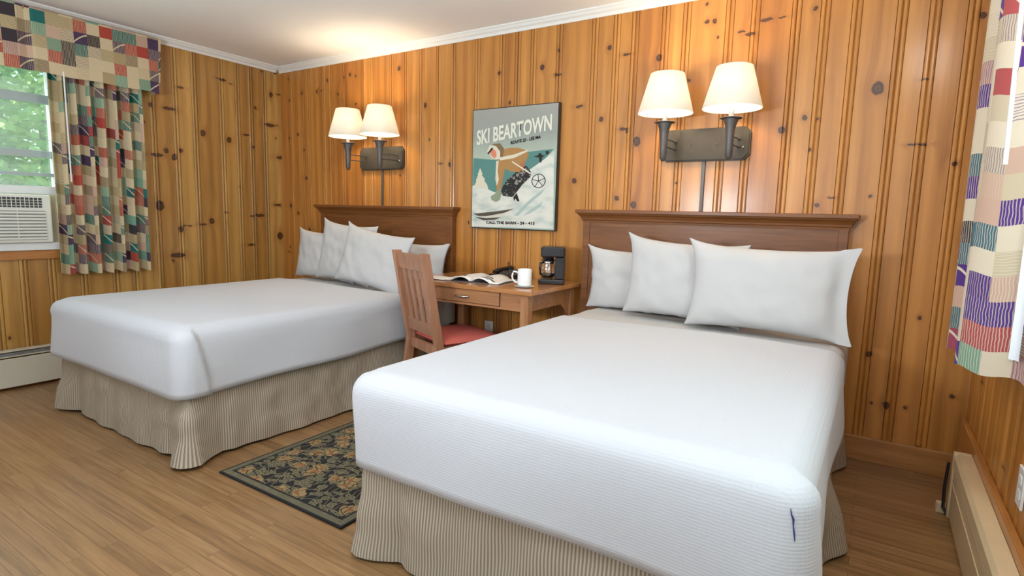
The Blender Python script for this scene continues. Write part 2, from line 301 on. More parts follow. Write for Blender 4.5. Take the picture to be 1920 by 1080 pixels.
def rug_mat():
    t = NT('floral_rug_pile'); tc = t.n('ShaderNodeTexCoord').outputs['Object']
    wz = t.n('ShaderNodeTexNoise', {'Vector': tc, 'Scale': 9, 'Detail': 2}).outputs['Color']
    ws = t.vmath('SCALE', t.vmath('SUBTRACT', wz, (.5, .5, .5))); ws.node.inputs['Scale'].default_value = .09
    P = t.vmath('ADD', tc, ws)
    dark, tan, olive, rust = (.012, .012, .014, 1), srgb(152, 128, 88), srgb(116, 110, 84), srgb(142, 92, 56)
    lv = t.n('ShaderNodeTexVoronoi', {'Vector': t.vmath('MULTIPLY', P, (1, 2.1, 1)), 'Scale': 16}, voronoi_dimensions='2D', feature='F1')
    leaf = t.math('LESS_THAN', lv.outputs['Distance'], .39)
    lv2 = t.n('ShaderNodeTexVoronoi', {'Vector': t.vmath('MULTIPLY', P, (2.3, 1, 1)), 'Scale': 13}, voronoi_dimensions='2D', feature='DISTANCE_TO_EDGE')
    vine = t.math('LESS_THAN', lv2.outputs['Distance'], .055)
    col = t.mix(leaf, dark, (*olive, 1)); col = t.mix(vine, col, (*srgb(112, 106, 84), 1))
    vein = t.math('LESS_THAN', t.math('ABSOLUTE', t.math('SUBTRACT', lv.outputs['Distance'], .16)), .03)
    col = t.mix(vein, col, dark)
    fv = t.n('ShaderNodeTexVoronoi', {'Vector': P, 'Scale': 8.2, 'Randomness': .9}, voronoi_dimensions='2D')
    on = t.math('GREATER_THAN', t.n('ShaderNodeSeparateColor', {0: fv.outputs['Color']}).outputs[0], .12)
    fl = t.math('MULTIPLY', t.math('LESS_THAN', fv.outputs['Distance'], .30), on)
    pet = t.n('ShaderNodeTexVoronoi', {'Vector': P, 'Scale': 30}, voronoi_dimensions='2D', feature='DISTANCE_TO_EDGE').outputs[0]
    fcol = t.mix(t.math('LESS_THAN', pet, .07), (*tan, 1), (.05, .035, .02, 1))
    col = t.mix(fl, col, fcol)
    core = t.math('MULTIPLY', t.math('LESS_THAN', fv.outputs['Distance'], .10), on)
    col = t.mix(core, col, (*rust, 1))
    # border band: object space half sizes .405 x .66
    sp = t.n('ShaderNodeSeparateXYZ', {0: tc})
    ex = t.math('SUBTRACT', .405, t.math('ABSOLUTE', sp.outputs[0])); ey = t.math('SUBTRACT', .525, t.math('ABSOLUTE', sp.outputs[1]))
    e = t.math('MINIMUM', ex, ey)
    bn = t.n('ShaderNodeTexNoise', {'Vector': tc, 'Scale': 60}).outputs[0]
    bcol = t.mix(bn, (*srgb(84, 84, 68), 1), (*srgb(120, 112, 88), 1))
    col = t.mix(t.math('LESS_THAN', e, .048), col, dark)
    col = t.mix(t.math('MULTIPLY', t.math('LESS_THAN', e, .039), t.math('GREATER_THAN', e, .010)), col, bcol)
    t.set(t.b.inputs['Base Color'], col); t.b.inputs['Roughness'].default_value = .95
    t.bump(t.n('ShaderNodeTexNoise', {'Vector': tc, 'Scale': 400}).outputs[0], .4, .003)
    return t.m

def matelasse():
    t = NT('white_matelasse'); tc = t.n('ShaderNodeTexCoord').outputs['Object']
    a = t.n('ShaderNodeTexWave', {'Vector': tc, 'Scale': 38, 'Distortion': 1.5, 'Detail': 1, 'Detail Scale': 3}, bands_direction='Y').outputs[1]
    b = t.n('ShaderNodeTexWave', {'Vector': tc, 'Scale': 26, 'Distortion': 1.5, 'Detail': 1, 'Detail Scale': 3}, bands_direction='X').outputs[1]
    c = t.n('ShaderNodeTexWave', {'Vector': tc, 'Scale': 38, 'Distortion': 1.0, 'Detail': 1}, bands_direction='Z').outputs[1]
    n = t.n('ShaderNodeTexNoise', {'Vector': tc, 'Scale': 5, 'Detail': 2}).outputs[0]
    h = t.math('ADD', t.math('MULTIPLY', t.math('ADD', a, c), .5), t.math('MULTIPLY', b, t.math('MULTIPLY', n, .9)))
    t.b.inputs['Base Color'].default_value = (.54, .555, .60, 1); t.b.inputs['Roughness'].default_value = .85
    t.b.inputs['Sheen Weight'].default_value = .15
    t.bump(h, .20, .003)
    return t.m

def linen(name, col, stripes=False):
    t = NT(name); t.b.inputs['Roughness'].default_value = .85
    if stripes:
        uv = t.n('ShaderNodeUVMap', uv_map='UVMap').outputs[0]; sp = t.n('ShaderNodeSeparateXYZ', {0: uv})
        s = t.math('SINE', t.math('MULTIPLY', sp.outputs[0], 2*PI/.0115))
        nz = t.n('ShaderNodeTexNoise', {'Vector': uv, 'Scale': 3}).outputs[0]
        f = t.ramp(t.math('ADD', t.math('MULTIPLY', s, .5), .5), [(.25, (0, 0, 0)), (.75, (1, 1, 1))])
        c = t.mix(f, (*srgb(138, 126, 110), 1), (*srgb(190, 178, 160), 1))
        t.set(t.b.inputs['Base Color'], c)
    else:
        t.b.inputs['Base Color'].default_value = (*col, 1)
        g = t.n('ShaderNodeTexCoord').outputs['Object']
        t.bump(t.n('ShaderNodeTexNoise', {'Vector': g, 'Scale': 7, 'Detail': 3}).outputs[0], .25, .02)
    return t.m

def shade_mat():
    t = NT('lamp_shade_fabric'); col = (.96, .93, .86, 1)
    d = t.n('ShaderNodeBsdfDiffuse', {0: (.86, .84, .78, 1)}); tr = t.n('ShaderNodeBsdfTranslucent', {0: col})
    mx = t.n('ShaderNodeMixShader', {0: .42, 1: d.outputs[0], 2: tr.outputs[0]}); t.set(t.out.inputs[0], mx.outputs[0])
    return t.m

def glass_mat(name, tint=(.93, 1, .97), haze=.0, gl=.08):
    t = NT(name); tr = t.n('ShaderNodeBsdfTransparent', {0: (*tint, 1)}); gs = t.n('ShaderNodeBsdfGlossy', {0: (1, 1, 1, 1), 'Roughness': .03})
    mx = t.n('ShaderNodeMixShader', {0: gl, 1: tr.outputs[0], 2: gs.outputs[0]})
    if haze:
        tl = t.n('ShaderNodeBsdfTranslucent', {0: (.8, .95, .9, 1)}); mx = t.n('ShaderNodeMixShader', {0: haze, 1: mx.outputs[0], 2: tl.outputs[0]})
    t.set(t.out.inputs[0], mx.outputs[0]); return t.m

def emit(name, col, st):
    t = NT(name); e = t.n('ShaderNodeEmission', {0: (*col, 1), 1: st}); t.set(t.out.inputs[0], e.outputs[0]); return t.m

PL, PD = (.60, .262, .052), (.33, .120, .019)
M = dict(
    pine_back=pine('knotty_pine_back', 'x', KNOTS_BACK, PL, PD),
    pine_left=pine('knotty_pine_left', 'y', KNOTS_LEFT, (.56, .31, .082), (.29, .14, .032)),
    pine_right=pine('knotty_pine_right', 'y', [(-.3, .55, .018), (-.9, .4, .014), (-.55, .9, .02)], PL, PD),
    floor=floor_mat(),
    ceil=simple('ceiling_paint', (.94, .93, .90), .9, var=.015, scale=3),
    trim=simple('white_trim', (.80, .79, .75), .5, var=.02),
    trim_wood=wood('pine_trim_wood', (.56, .27, .085), (.33, .14, .04), 0),
    trim_wood_y=wood('pine_trim_wood_side', (.52, .22, .055), (.30, .11, .025), 1),
    head=wood('headboard_veneer', (.25, .088, .019), (.125, .038, .007), 0, rough=.5, coat=.08),
    desk=wood('desk_wood', (.50, .235, .10), (.27, .105, .045), 0),
    desk_top=wood('desk_top_wood', (.56, .25, .085), (.34, .13, .04), 0, rough=.22, coat=.6),
    desk_leg=wood('desk_leg_wood', (.55, .27, .12), (.32, .135, .055), 2),
    chair=wood('chair_wood', (.48, .24, .14), (.27, .115, .06), 2),
    red=simple('red_upholstery', (.60, .125, .095), .8, var=.12, scale=60),
    bronze=simple('dark_bronze', (.055, .045, .032), .6, .2, var=.3, scale=25, bump=.2),
    iron=simple('grey_iron', (.12, .11, .105), .5, .5, var=.2, scale=60),
    black=simple('black_plastic', (.014, .014, .016), .25, coat=.3),
    chrome=simple('brushed_metal', (.6, .6, .6), .25, 1),
    white=simple('white_ceramic', (.84, .86, .87), .2, coat=.5, var=.01),
    paper=simple('page_paper', (.86, .82, .78), .7, var=.03, scale=12),
    ink=simple('printed_ink', (.10, .10, .11), .7),
    plastic=simple('ac_plastic', (.70, .70, .64), .5, var=.02),
    plastic_dark=simple('ac_dark_slots', (.045, .05, .05), .6),
    cream=simple('cream_panel', (.76, .68, .46), .6, var=.03),
    metal_white=simple('white_painted_metal', (.74, .76, .76), .4, var=.02),
    heater=simple('cream_heater_enamel', (.70, .55, .34), .42, var=.06, scale=8),
    heater_left=simple('pale_heater_enamel', (.64, .60, .50), .45, var=.05, scale=8),
    fins=simple('aluminium_fins', (.5, .55, .6), .35, .8, var=.5, scale=40),
    alu=simple('window_aluminium', (.40, .47, .48), .4, .3, var=.05),
    curtain=patchwork('patchwork_curtain'), curtain_b=patchwork('patchwork_curtain_bright', True),
    lining=linen('curtain_lining', (.80, .84, .90)),
    matel=matelasse(), sheet=linen('white_sheet', (.56, .545, .53)), pillow=linen('white_pillowcase', (.55, .54, .54)),
    skirt=linen('striped_bed_skirt', None, True), box=simple('box_spring_ticking', (.20, .17, .13), .9),
    shade=shade_mat(), bulb=emit('lit_bulb', (1, .86, .66), 9), rug=rug_mat(),
    glass=glass_mat('window_glass', haze=.09), clear=glass_mat('carafe_glass', (.9, .9, .9), gl=.2),
    leafA=simple('leaf_green', (.16, .34, .06), .5, var=.3, scale=3), leafB=simple('leaf_light_green', (.34, .50, .14), .5, var=.25, scale=3),
    bark=simple('tree_bark', (.12, .09, .06), .9), ground=simple('grass_ground', (.12, .22, .05), .95, var=.3, scale=2),
    blue=simple('fold_shadow_blue', (.02, .035, .16), .7), coffee=simple('dark_inner', (.03, .025, .02), .3),
)

# ------------------------------------------------------------ room shell
H = 2.44; XR = 5.055; YR = -5.1
PROF = [(-.0235, 0), (-.0215, .007), (-.0198, .0005), (-.014, -.0022), (-.008, -.0022), (-.0035, 0), (-.0018, .008), (0, .009),
        (.0018, .008), (.0035, 0), (.008, -.0022), (.014, -.0022), (.0198, .0005), (.0215, .007), (.0235, 0)]
def panel_wall(name, joints, lo, hi, fn, mat, holes=(), seed=1):
    """fn(u, depth, z): depth>0 goes into the wall. holes: (u0, u1, z0, z1)"""
    rnd = random.Random(seed); us = [(lo, 0, rnd.random())]
    for j in sorted(joints):
        pl = rnd.random()
        for k, (d, h) in enumerate(PROF): us.append((j + d, h, us[-1][2] if k < 8 else pl))
    us.append((hi, 0, us[-1][2]))
    edges = sorted({e for h in holes for e in h[:2]})
    for e in edges:
        us = [q for q in us if abs(q[0]-e) > .002]
        i = next(k for k, q in enumerate(us) if q[0] > e); us.insert(i, (e, 0, us[i-1][2]))
    zs = sorted({0, H} | {e for h in holes for e in h[2:]})
    mb = MB(); pls = []
    for a, b in zip(us[:-1], us[1:]):
        for z0, z1 in zip(zs[:-1], zs[1:]):
            um, zm = (a[0]+b[0])/2, (z0+z1)/2
            if any(h[0] < um < h[1] and h[2] < zm < h[3] for h in holes): continue
            mb.add([fn(a[0], a[1], z0), fn(b[0], b[1], z0), fn(b[0], b[1], z1), fn(a[0], a[1], z1)], [(0, 1, 2, 3)]); pls.append(a[2])
    o = mb.build(name, mat, recalc=False)
    # a backing slab keeps light out and gives the wall its thickness
    at = o.data.attributes.new('plank', 'FLOAT', 'FACE')
    for k, v in enumerate(pls): at.data[k].value = v
    return struct(o)
JB = [.14, .30, .38, .58, .67, .82, 1.06, 1.17, 1.37, 1.53, 1.68, 1.84, 1.975, 2.19, 2.395, 2.52, 2.64, 2.83, 3.075, 3.215, 3.33, 3.51, 3.63, 3.86, 3.99, 4.185, 4.315, 4.45, 4.635, 4.76, 4.90]
panel_wall('wall_back', JB, 0, XR, lambda u, d, z: (u, d, z), M['pine_back'], seed=3)
JL = [-.161, -.292, -.411, -.552, -.774, -.923, -1.089, -1.27, -1.40, -1.60, -1.78, -1.93, -2.07, -2.25, -2.4, -2.6, -2.75, -2.95, -3.1, -3.3, -3.5, -3.7, -3.9, -4.1, -4.3, -4.6, -4.85]
WL = (-2.95, -1.70, .86, 2.12)
panel_wall('wall_left', JL, YR, 0, lambda u, d, z: (-d, u, z), M['pine_left'], holes=[WL], seed=5)
JR = [-.12, -.27, -.38, -.55, -.68, -.86, -1.0, -1.14, -1.33, -1.5, -1.7, -1.9, -2.1, -2.3, -2.5, -2.7, -2.9, -3.1, -3.3, -3.5, -3.8, -4.1, -4.4, -4.7]
WR = (-3.40, -1.20, .86, 2.12)
panel_wall('wall_right', JR, YR, 0, lambda u, d, z: (XR + d, u, z), M['pine_right'], holes=[WR], seed=9)
def slab(name, x0, x1, y0, y1, z0, z1, m): b = MB(); b.box(x0, x1, y0, y1, z0, z1); return struct(b.build(name, m))
slab('wall_rear', -.1, XR+.1, YR-.12, YR, 0, H, M['ceil'])
slab('floor', -.15, XR+.15, YR-.12, .15, -.08, 0, M['floor'])
slab('ceiling', -.15, XR+.15, YR-.12, .15, H, H+.08, M['ceil'])
# exterior sheathing behind the boards (wall thickness)
def sheath(name, fn, lo, hi, hole=None):
    b = MB()
    cells = [(lo, hi, 0, H)] if not hole else [(lo, hole[0], 0, H), (hole[1], hi, 0, H), (hole[0], hole[1], 0, hole[2]), (hole[0], hole[1], hole[3], H)]
    for u0, u1, z0, z1 in cells: fn(b, u0, u1, z0, z1)
    return struct(b.build(name, M['trim']))
sheath('trim_1', lambda b, u0, u1, z0, z1: b.box(u0, u1, .012, .12, z0, z1), -.1, XR+.1)
sheath('trim_2', lambda b, u0, u1, z0, z1: b.box(-.12, -.012, u0, u1, z0, z1), YR, .12, WL)
sheath('trim_3', lambda b, u0, u1, z0, z1: b.box(XR+.012, XR+.12, u0, u1, z0, z1), YR, .12, WR)
# crown moulding
cp = [(0, 0), (.042, 0), (.042, -.008), (.034, -.014), (.026, -.026), (.014, -.034), (.008, -.044), (.008, -.052), (0, -.052)]
b = MB(); b.prism(cp, lambda a, z, d: (d, -a, H+z), .0, XR); struct(b.build('trim_4', M['trim']))
b = MB(); b.prism(cp, lambda a, z, d: (a, d, H+z), YR, -.042); struct(b.build('trim_5', M['trim']))
b = MB(); b.prism(cp, lambda a, z, d: (XR-a, d, H+z), YR, -.042); struct(b.build('trim_6', M['trim']))
# baseboards
b = MB(); b.box(0, XR, -.02, -.001, 0, .125, bev=.003); struct(b.build('baseboard_back', M['trim_wood']))
b = MB(); b.box(XR-.022, XR-.001, -5.0, -.021, 0, .315, bev=.004); struct(b.build('baseboard_right', M['trim_wood_y']))
b = MB(); b.box(.001, .018, -5.0, -.021, 0, .10, bev=.003); struct(b.build('baseboard_left', M['trim_wood_y']))

# left window: aluminium frame with awning rails, glass
wn = thing('window_1', '', ''); del wn['label']; del wn['category']; wn['kind'] = 'structure'
y0, y1, z0, z1 = WL
b = MB()
for (ya, yb, za, zb) in ((y0, y0+.04, z0, z1), (y1-.014, y1, z0, z1), (y0, y1, z1-.04, z1)): b.box(-.09, -.005, ya, yb, za, zb)
b.build('window_frame', M['metal_white'], wn)
b = MB()
for za, zb, x in ((1.832, 1.890, -.04), (1.485, 1.532, -.05), (1.364, 1.388, -.045)): b.box(x-.03, x, y0+.04, y1-.014, za, zb, bev=.003)
b.box(-.035, -.031, y0+.04, y1-.014, 1.60, 1.603)
b.build('window_rail', M['alu'], wn)
b = MB(); b.box(-.07, -.015, y0+.04, y1-.014, 1.247, 1.300, bev=.003); b.build('meeting_rail', M['metal_white'], wn)
b = MB(); b.box(-.066, -.062, y0+.04, y1-.014, 1.30, z1-.04); b.build('window_glass', M['glass'], wn)
b = MB(); b.box(-.11, .03, y0-.04, y1+.005, .885, .935, bev=.004); b.build('window_sill', M['metal_white'], wn)
b = MB(); b.box(.0, .02, y0-.04, y1+.0, .826, .885, bev=.003); b.build('window_apron', M['trim_wood_y'], wn)
b = MB(); b.box(-.045, -.02, -1.762, y1-.014, .935, 1.247); b.build('filler_panel', M['cream'], wn)

# window air conditioner
ac = thing('air_conditioner', 'off-white window air conditioner sitting in lower part of the left window', 'air conditioner', (-.02, -2.06, .9355))
ya, yb, za, zb = -.30, .285, 0, .308
b = MB(); b.box(-.30, .075, ya, yb, za, zb, bev=.008); b.build('housing', M['plastic'], ac)
b = MB(); b.box(.070, .0775, ya+.03, yb-.05, .225, .288); b.build('discharge_grille', M['plastic_dark'], ac)
b = MB()
for k in range(3): b.box(.0765, .083, ya+.03, yb-.05, .236+k*.017, .239+k*.017)
for k in range(22): b.box(.0765, .0815, ya+.04+k*.0225, ya+.043+k*.0225, .225, .288)
b.build('louvre', M['plastic'], ac)
b = MB(); b.box(.070, .0775, ya+.03, yb-.035, .02, .205); b.build('intake_recess', simple('ac_slot_grey', (.30, .31, .29), .6), ac)
b = MB()
for k in range(9): b.box(.0765, .086, ya+.03, yb-.035, .022+k*.0205, .034+k*.0205, bev=.002)
for yy in (ya+.2, ya+.4): b.box(.0765, .087, yy, yy+.004, .02, .205)
b.build('intake_grille', M['plastic'], ac)

# right window with lining light (mostly behind its curtain)
wr = thing('window_2', '', ''); del wr['label']; del wr['category']; wr['kind'] = 'structure'
y0, y1, z0, z1 = WR
b = MB()
for (ya, yb, za, zb) in ((y0, y0+.05, z0, z1), (y1-.05, y1, z0, z1), (y0, y1, z1-.05, z1), (y0, y1, z0, z0+.05), (y0, y1, 1.45, 1.49)): b.box(XR+.02, XR+.08, ya, yb, za, zb)
b.build('window_frame', M['metal_white'], wr)
b = MB(); b.box(XR+.045, XR+.05, y0+.05, y1-.05, z0+.05, z1-.05); b.build('window_glass', M['glass'], wr)

# ------------------------------------------------------------ outdoors seen through the left window
b = MB(); b.box(-30, -.3, -20, 20, -.5, -.4); struct(b.build('ground', M['ground']))
def tree(loc, r, h, n, label, mats, seed):
    rnd = random.Random(seed); root = thing('leafy_tree', label, 'tree', loc, group='trees beyond the left window')
    t = MB(); t.tube([(0, 0, 0), (.05, .02, h*.5), (0, .05, h*.9)], [.12, .09, .04], 10); t.build('trunk', M['bark'], root)
    f = MB()
    for k in range(n):
        a = rnd.random()*2*PI; cz = rnd.uniform(-1, 1); rr = r*rnd.random()**.4
        p = Vector((math.cos(a)*math.sqrt(1-cz*cz)*rr, math.sin(a)*math.sqrt(1-cz*cz)*rr, h + cz*rr*1.15))
        s = rnd.uniform(.05, .10); u = Vector((rnd.gauss(0, 1), rnd.gauss(0, 1), rnd.gauss(0, .6))).normalized(); v = u.orthogonal().normalized()
        f.add([p - u*s, p + v*s*.5 + u*s*.1, p + u*s, p - v*s*.5 + u*s*.1], [(0, 1, 2, 3)], rnd.choice((0, 1)))
    f.build('foliage', mats, root, recalc=False)
tree((-3.6, -1.7, -.4), 1.35, 2.1, 5200, 'nearer leafy green tree outside the left window, low crown behind the rails', [M['leafA'], M['leafB']], 1)
tree((-6.6, .4, -.4), 2.2, 3.9, 5200, 'taller pale green tree further away outside the left window', [M['leafB'], M['leafB']], 2)

# ------------------------------------------------------------ curtains
def fold_path(pts, n=14):
    out = []
    for i in range(len(pts)-1):
        p0 = pts[max(i-1, 0)]; p1 = pts[i]; p2 = pts[i+1]; p3 = pts[min(i+2, len(pts)-1)]
        for k in range(n):
            t = k/n
            out.append(tuple(.5*((2*p1[a]) + (-p0[a]+p2[a])*t + (2*p0[a]-5*p1[a]+4*p2[a]-p3[a])*t*t + (-p0[a]+3*p1[a]-3*p2[a]+p3[a])*t**3) for a in (0, 1)))
    out.append(pts[-1]); return out
def curtain(path, zb, zt, fn_hem, cu=.074, cz=.074, nz=26, gather=None):
    L = [0]
    for a, c in zip(path[:-1], path[1:]): L.append(L[-1] + math.hypot(a[0]-c[0], a[1]-c[1]))
    n = len(path)-1; mb = MB()
    def P(u, v):
        k = round(u*n); x, y = path[k]; z = zb + fn_hem(L[k]/L[-1]) + (zt - zb)*v
        w = 1 - .35*v
        if gather: x = gather + (x-gather)*(.75+.25*(1-v))
        return (x + .004*noise.noise(Vector((x*9, y*9, z*2))), y + .006*noise.noise(Vector((y*8, z*1.5, 3))), z)
    mb.grid(n, nz, P, uvf=lambda u, v: (L[round(u*n)]/cu + 40, (zt-zb)*v/cz + 20))
    return mb
# left curtain
rnd = random.Random(4); pts = []; y = -1.765
steps = [.03, .045, .035, .04, .04, .045, .035, .045, .04, .04, .04, .045, .035, .05, .03]
for i, s in enumerate(steps):
    pts.append((.118 if i % 2 == 0 else .04, y)); y += s*.97
pts.append((.06, -1.205))
ct = thing('curtain', 'gathered patchwork curtain panel hanging at the left window beside the air conditioner', 'curtain', (0, 0, 0))
b = curtain(fold_path(pts, 7), .728, 2.10, lambda s: .008*math.sin(s*44) - .006*s, cu=.072, cz=.066)
o = b.build('fabric_panel', M['curtain'], ct, recalc=False)
b = MB(); b.tube([(.135, -1.683, 2.03), (.135, -1.682, 1.335)], .005, 8); b.build('wand', M['metal_white'], ct)
b = MB(); b.tube([(.075, -3.0, 2.112), (.075, -1.11, 2.112)], .010, 10); b.build('rod', M['metal_white'], ct)
# valance
va = thing('valance', 'box-pleated patchwork valance across the top of the left window', 'valance')
b = MB()
path = [(.003, -1.068), (.12, -1.071)]
ys = [-1.071 - .0415*k for k in range(1, 47)]
for yv in ys: path.append((.12 + .004*math.sin(yv*9), yv))
L = [0]
for a, c in zip(path[:-1], path[1:]): L.append(L[-1] + math.hypot(a[0]-c[0], a[1]-c[1]))
n = len(path)-1
def VP(u, v):
    k = round(u*n); x, y = path[k]; x2 = x + (.015*(1-v) if k > 0 else 0)
    if abs(y+1.862) < .02: x2 -= .022*(1-.2*v)
    return (x2, y - (.03*(1-v) if k < 2 else .0), 2.003 + .384*v + .003*math.sin(y*20)*(1-v))
b.grid(n, 8, VP, uvf=lambda u, v: (L[round(u*n)]/.0745 + 11.2, .384*v/.0745 + 30), smooth=False)
o = b.build('valance_cloth', M['curtain'], va, recalc=False); mod(o, 'SOLIDIFY', thickness=.004, offset=-1)
b = MB(); b.box(.003, .112, -3.0, -1.08, 2.366, 2.384); b.build('valance_board', M['trim_wood_y'], va)

# right curtain (deep folds seen almost edge on)
cr_ = thing('curtain', 'bright patchwork curtain hanging at the right wall beside the right-hand bed', 'curtain', (0, 0, 0))
pts = [(5.005, -.60), (4.93, -.625), (4.885, -.69), (4.935, -.76), (4.965, -.80), (4.915, -.86), (4.888, -.93), (4.90, -.985), (4.955, -1.045), (5.008, -1.068), (5.030, -1.085), (5.044, -1.14)]
b = curtain(fold_path(pts, 7), .745, 2.34, lambda s: .006*math.sin(s*30) - .012*s, cu=.082, cz=.078)
b.build('fabric_panel', M['curtain_b'], cr_, recalc=False)
b = curtain(fold_path([(4.998, -1.082), (5.008, -1.087), (5.014, -1.095), (5.018, -1.11)], 7), .80, 2.32, lambda s: 0)
b.build('lining', M['lining'], cr_, recalc=False)
b = MB(); b.tube([(4.862, -1.50, 1.93), (4.874, -1.505, 1.345)], .005, 8); b.build('wand', M['metal_white'], cr_)
b = MB(); b.tube([(4.96, -.58, 2.345), (4.96, -3.5, 2.345)], .01, 10)
b.box(4.955, XR, -.60, -.585, 2.335, 2.355); b.build('rod', M['metal_white'], cr_)

# ------------------------------------------------------------ heaters, outlets
ht = thing('baseboard_heater', 'cream metal baseboard heater along the right wall', 'heater', (4.98, -.44, 0))
hp = [(0, .012), (0, .20), (.004, .205), (.004, .235), (.012, .27), (.05, .275), (.052, .02), (.03, .012)]
prof = [(.0, .012), (.0, .205), (.051, .205), (.051, .012)]
b = MB(); b.box(.0, .006, -4.0, -.03, .012, .208, bev=.002); b.box(-.003, .002, -4.0, -.03, .150, .156); b.build('front_panel', M['heater'], ht)
b = MB(); b.prism([(-.004, .222), (-.004, .262), (.006, .278), (.052, .278), (.052, .27), (.008, .268), (.0, .258), (.0, .222)], lambda a, z, d: (a, d, z), -4.0, -.03); b.build('top_cover', M['heater'], ht)
b = MB(); b.box(.008, .05, -4.0, -.035, .10, .225); b.build('heating_fins', M['black'], ht)
b = MB(); b.box(-.006, .053, -.03, 0, .0, .28, bev=.004); b.build('end_cap', M['heater'], ht)
b = MB(); b.tube([(-.016, .006, .225), (-.020, .003, .12), (-.018, -.004, .03), (-.004, -.02, .012)], .006, 8); b.build('power_cable', M['black'], ht)
b = MB(); b.box(-.04, -.008, .001, .03, .0, .045, bev=.004); b.build('pipe_escutcheon', M['heater'], ht)
hl = thing('baseboard_heater', 'pale metal baseboard heater low on the left wall behind the left-hand bed', 'heater', (.019, -1.70, 0))
b = MB(); b.box(.045, .052, -2.6, 0, .02, .205, bev=.002); b.build('front_panel', M['heater_left'], hl)
b = MB(); b.box(.0, .04, -2.6, 0, .212, .222); b.box(0, .046, -2.6, 0, .248, .256); b.build('top_cover', M['heater_left'], hl)
b = MB(); b.box(.002, .043, -2.6, 0, .222, .240); b.build('heating_fins', M['fins'], hl)
b = MB(); b.box(-.0005, .054, -.002, .03, .01, .256, bev=.003); b.build('end_cap', M['heater_left'], hl)
def outlet(label, loc, rz):
    t = thing('wall_outlet', label, 'outlet', loc, rz)
    b = MB(); b.box(-.036, .036, -.008, -.001, -.058, .058, bev=.002); b.build('cover_plate', M['white'], t)
    b = MB()
    for z in (-.022, .022): b.box(-.014, .014, -.0098, -.0075, z-.013, z+.013, bev=.001)
    b.build('socket', M['plastic'], t)
outlet('white wall outlet under the desk', (2.335, 0, .375), 0)
outlet('white wall outlet low on the right wall above the baseboard heater', (XR, -1.18, .445), -PI/2)

# ------------------------------------------------------------ rug
rg = MB(); rg.box(-.405, .405, -.525, .525, .0005, .009, bev=.002)
tag(rg.build('rug', M['rug'], None, (2.625, -1.43, 0)), 'dark floral area rug on the floor between the two beds', 'rug')

# ------------------------------------------------------------ beds
def upath(a, L, r, yh, ns=40, nf=44, nc=8):
    """open U: left side from head to foot, round the foot, right side back. returns (x, y, nx, ny, s)"""
    P = []
    for k in range(ns): P.append((-a, yh + (-(L-r) - yh)*k/ns, -1, 0))
    for k in range(nc): t = k/nc*PI/2; P.append((-a+r - r*math.cos(t), -(L-r) - r*math.sin(t), -math.cos(t), -math.sin(t)))
    for k in range(nf): P.append((-a+r + (2*a-2*r)*k/nf, -L, 0, -1))
    for k in range(nc): t = k/nc*PI/2; P.append((a-r + r*math.sin(t), -(L-r) - r*math.cos(t), math.sin(t), -math.cos(t)))
    for k in range(ns+1): P.append((a, -(L-r) + (yh + (L-r))*k/ns, 1, 0))
    s = [0]
    for p, q in zip(P[:-1], P[1:]): s.append(s[-1] + math.hypot(p[0]-q[0], p[1]-q[1]))
    return P, s
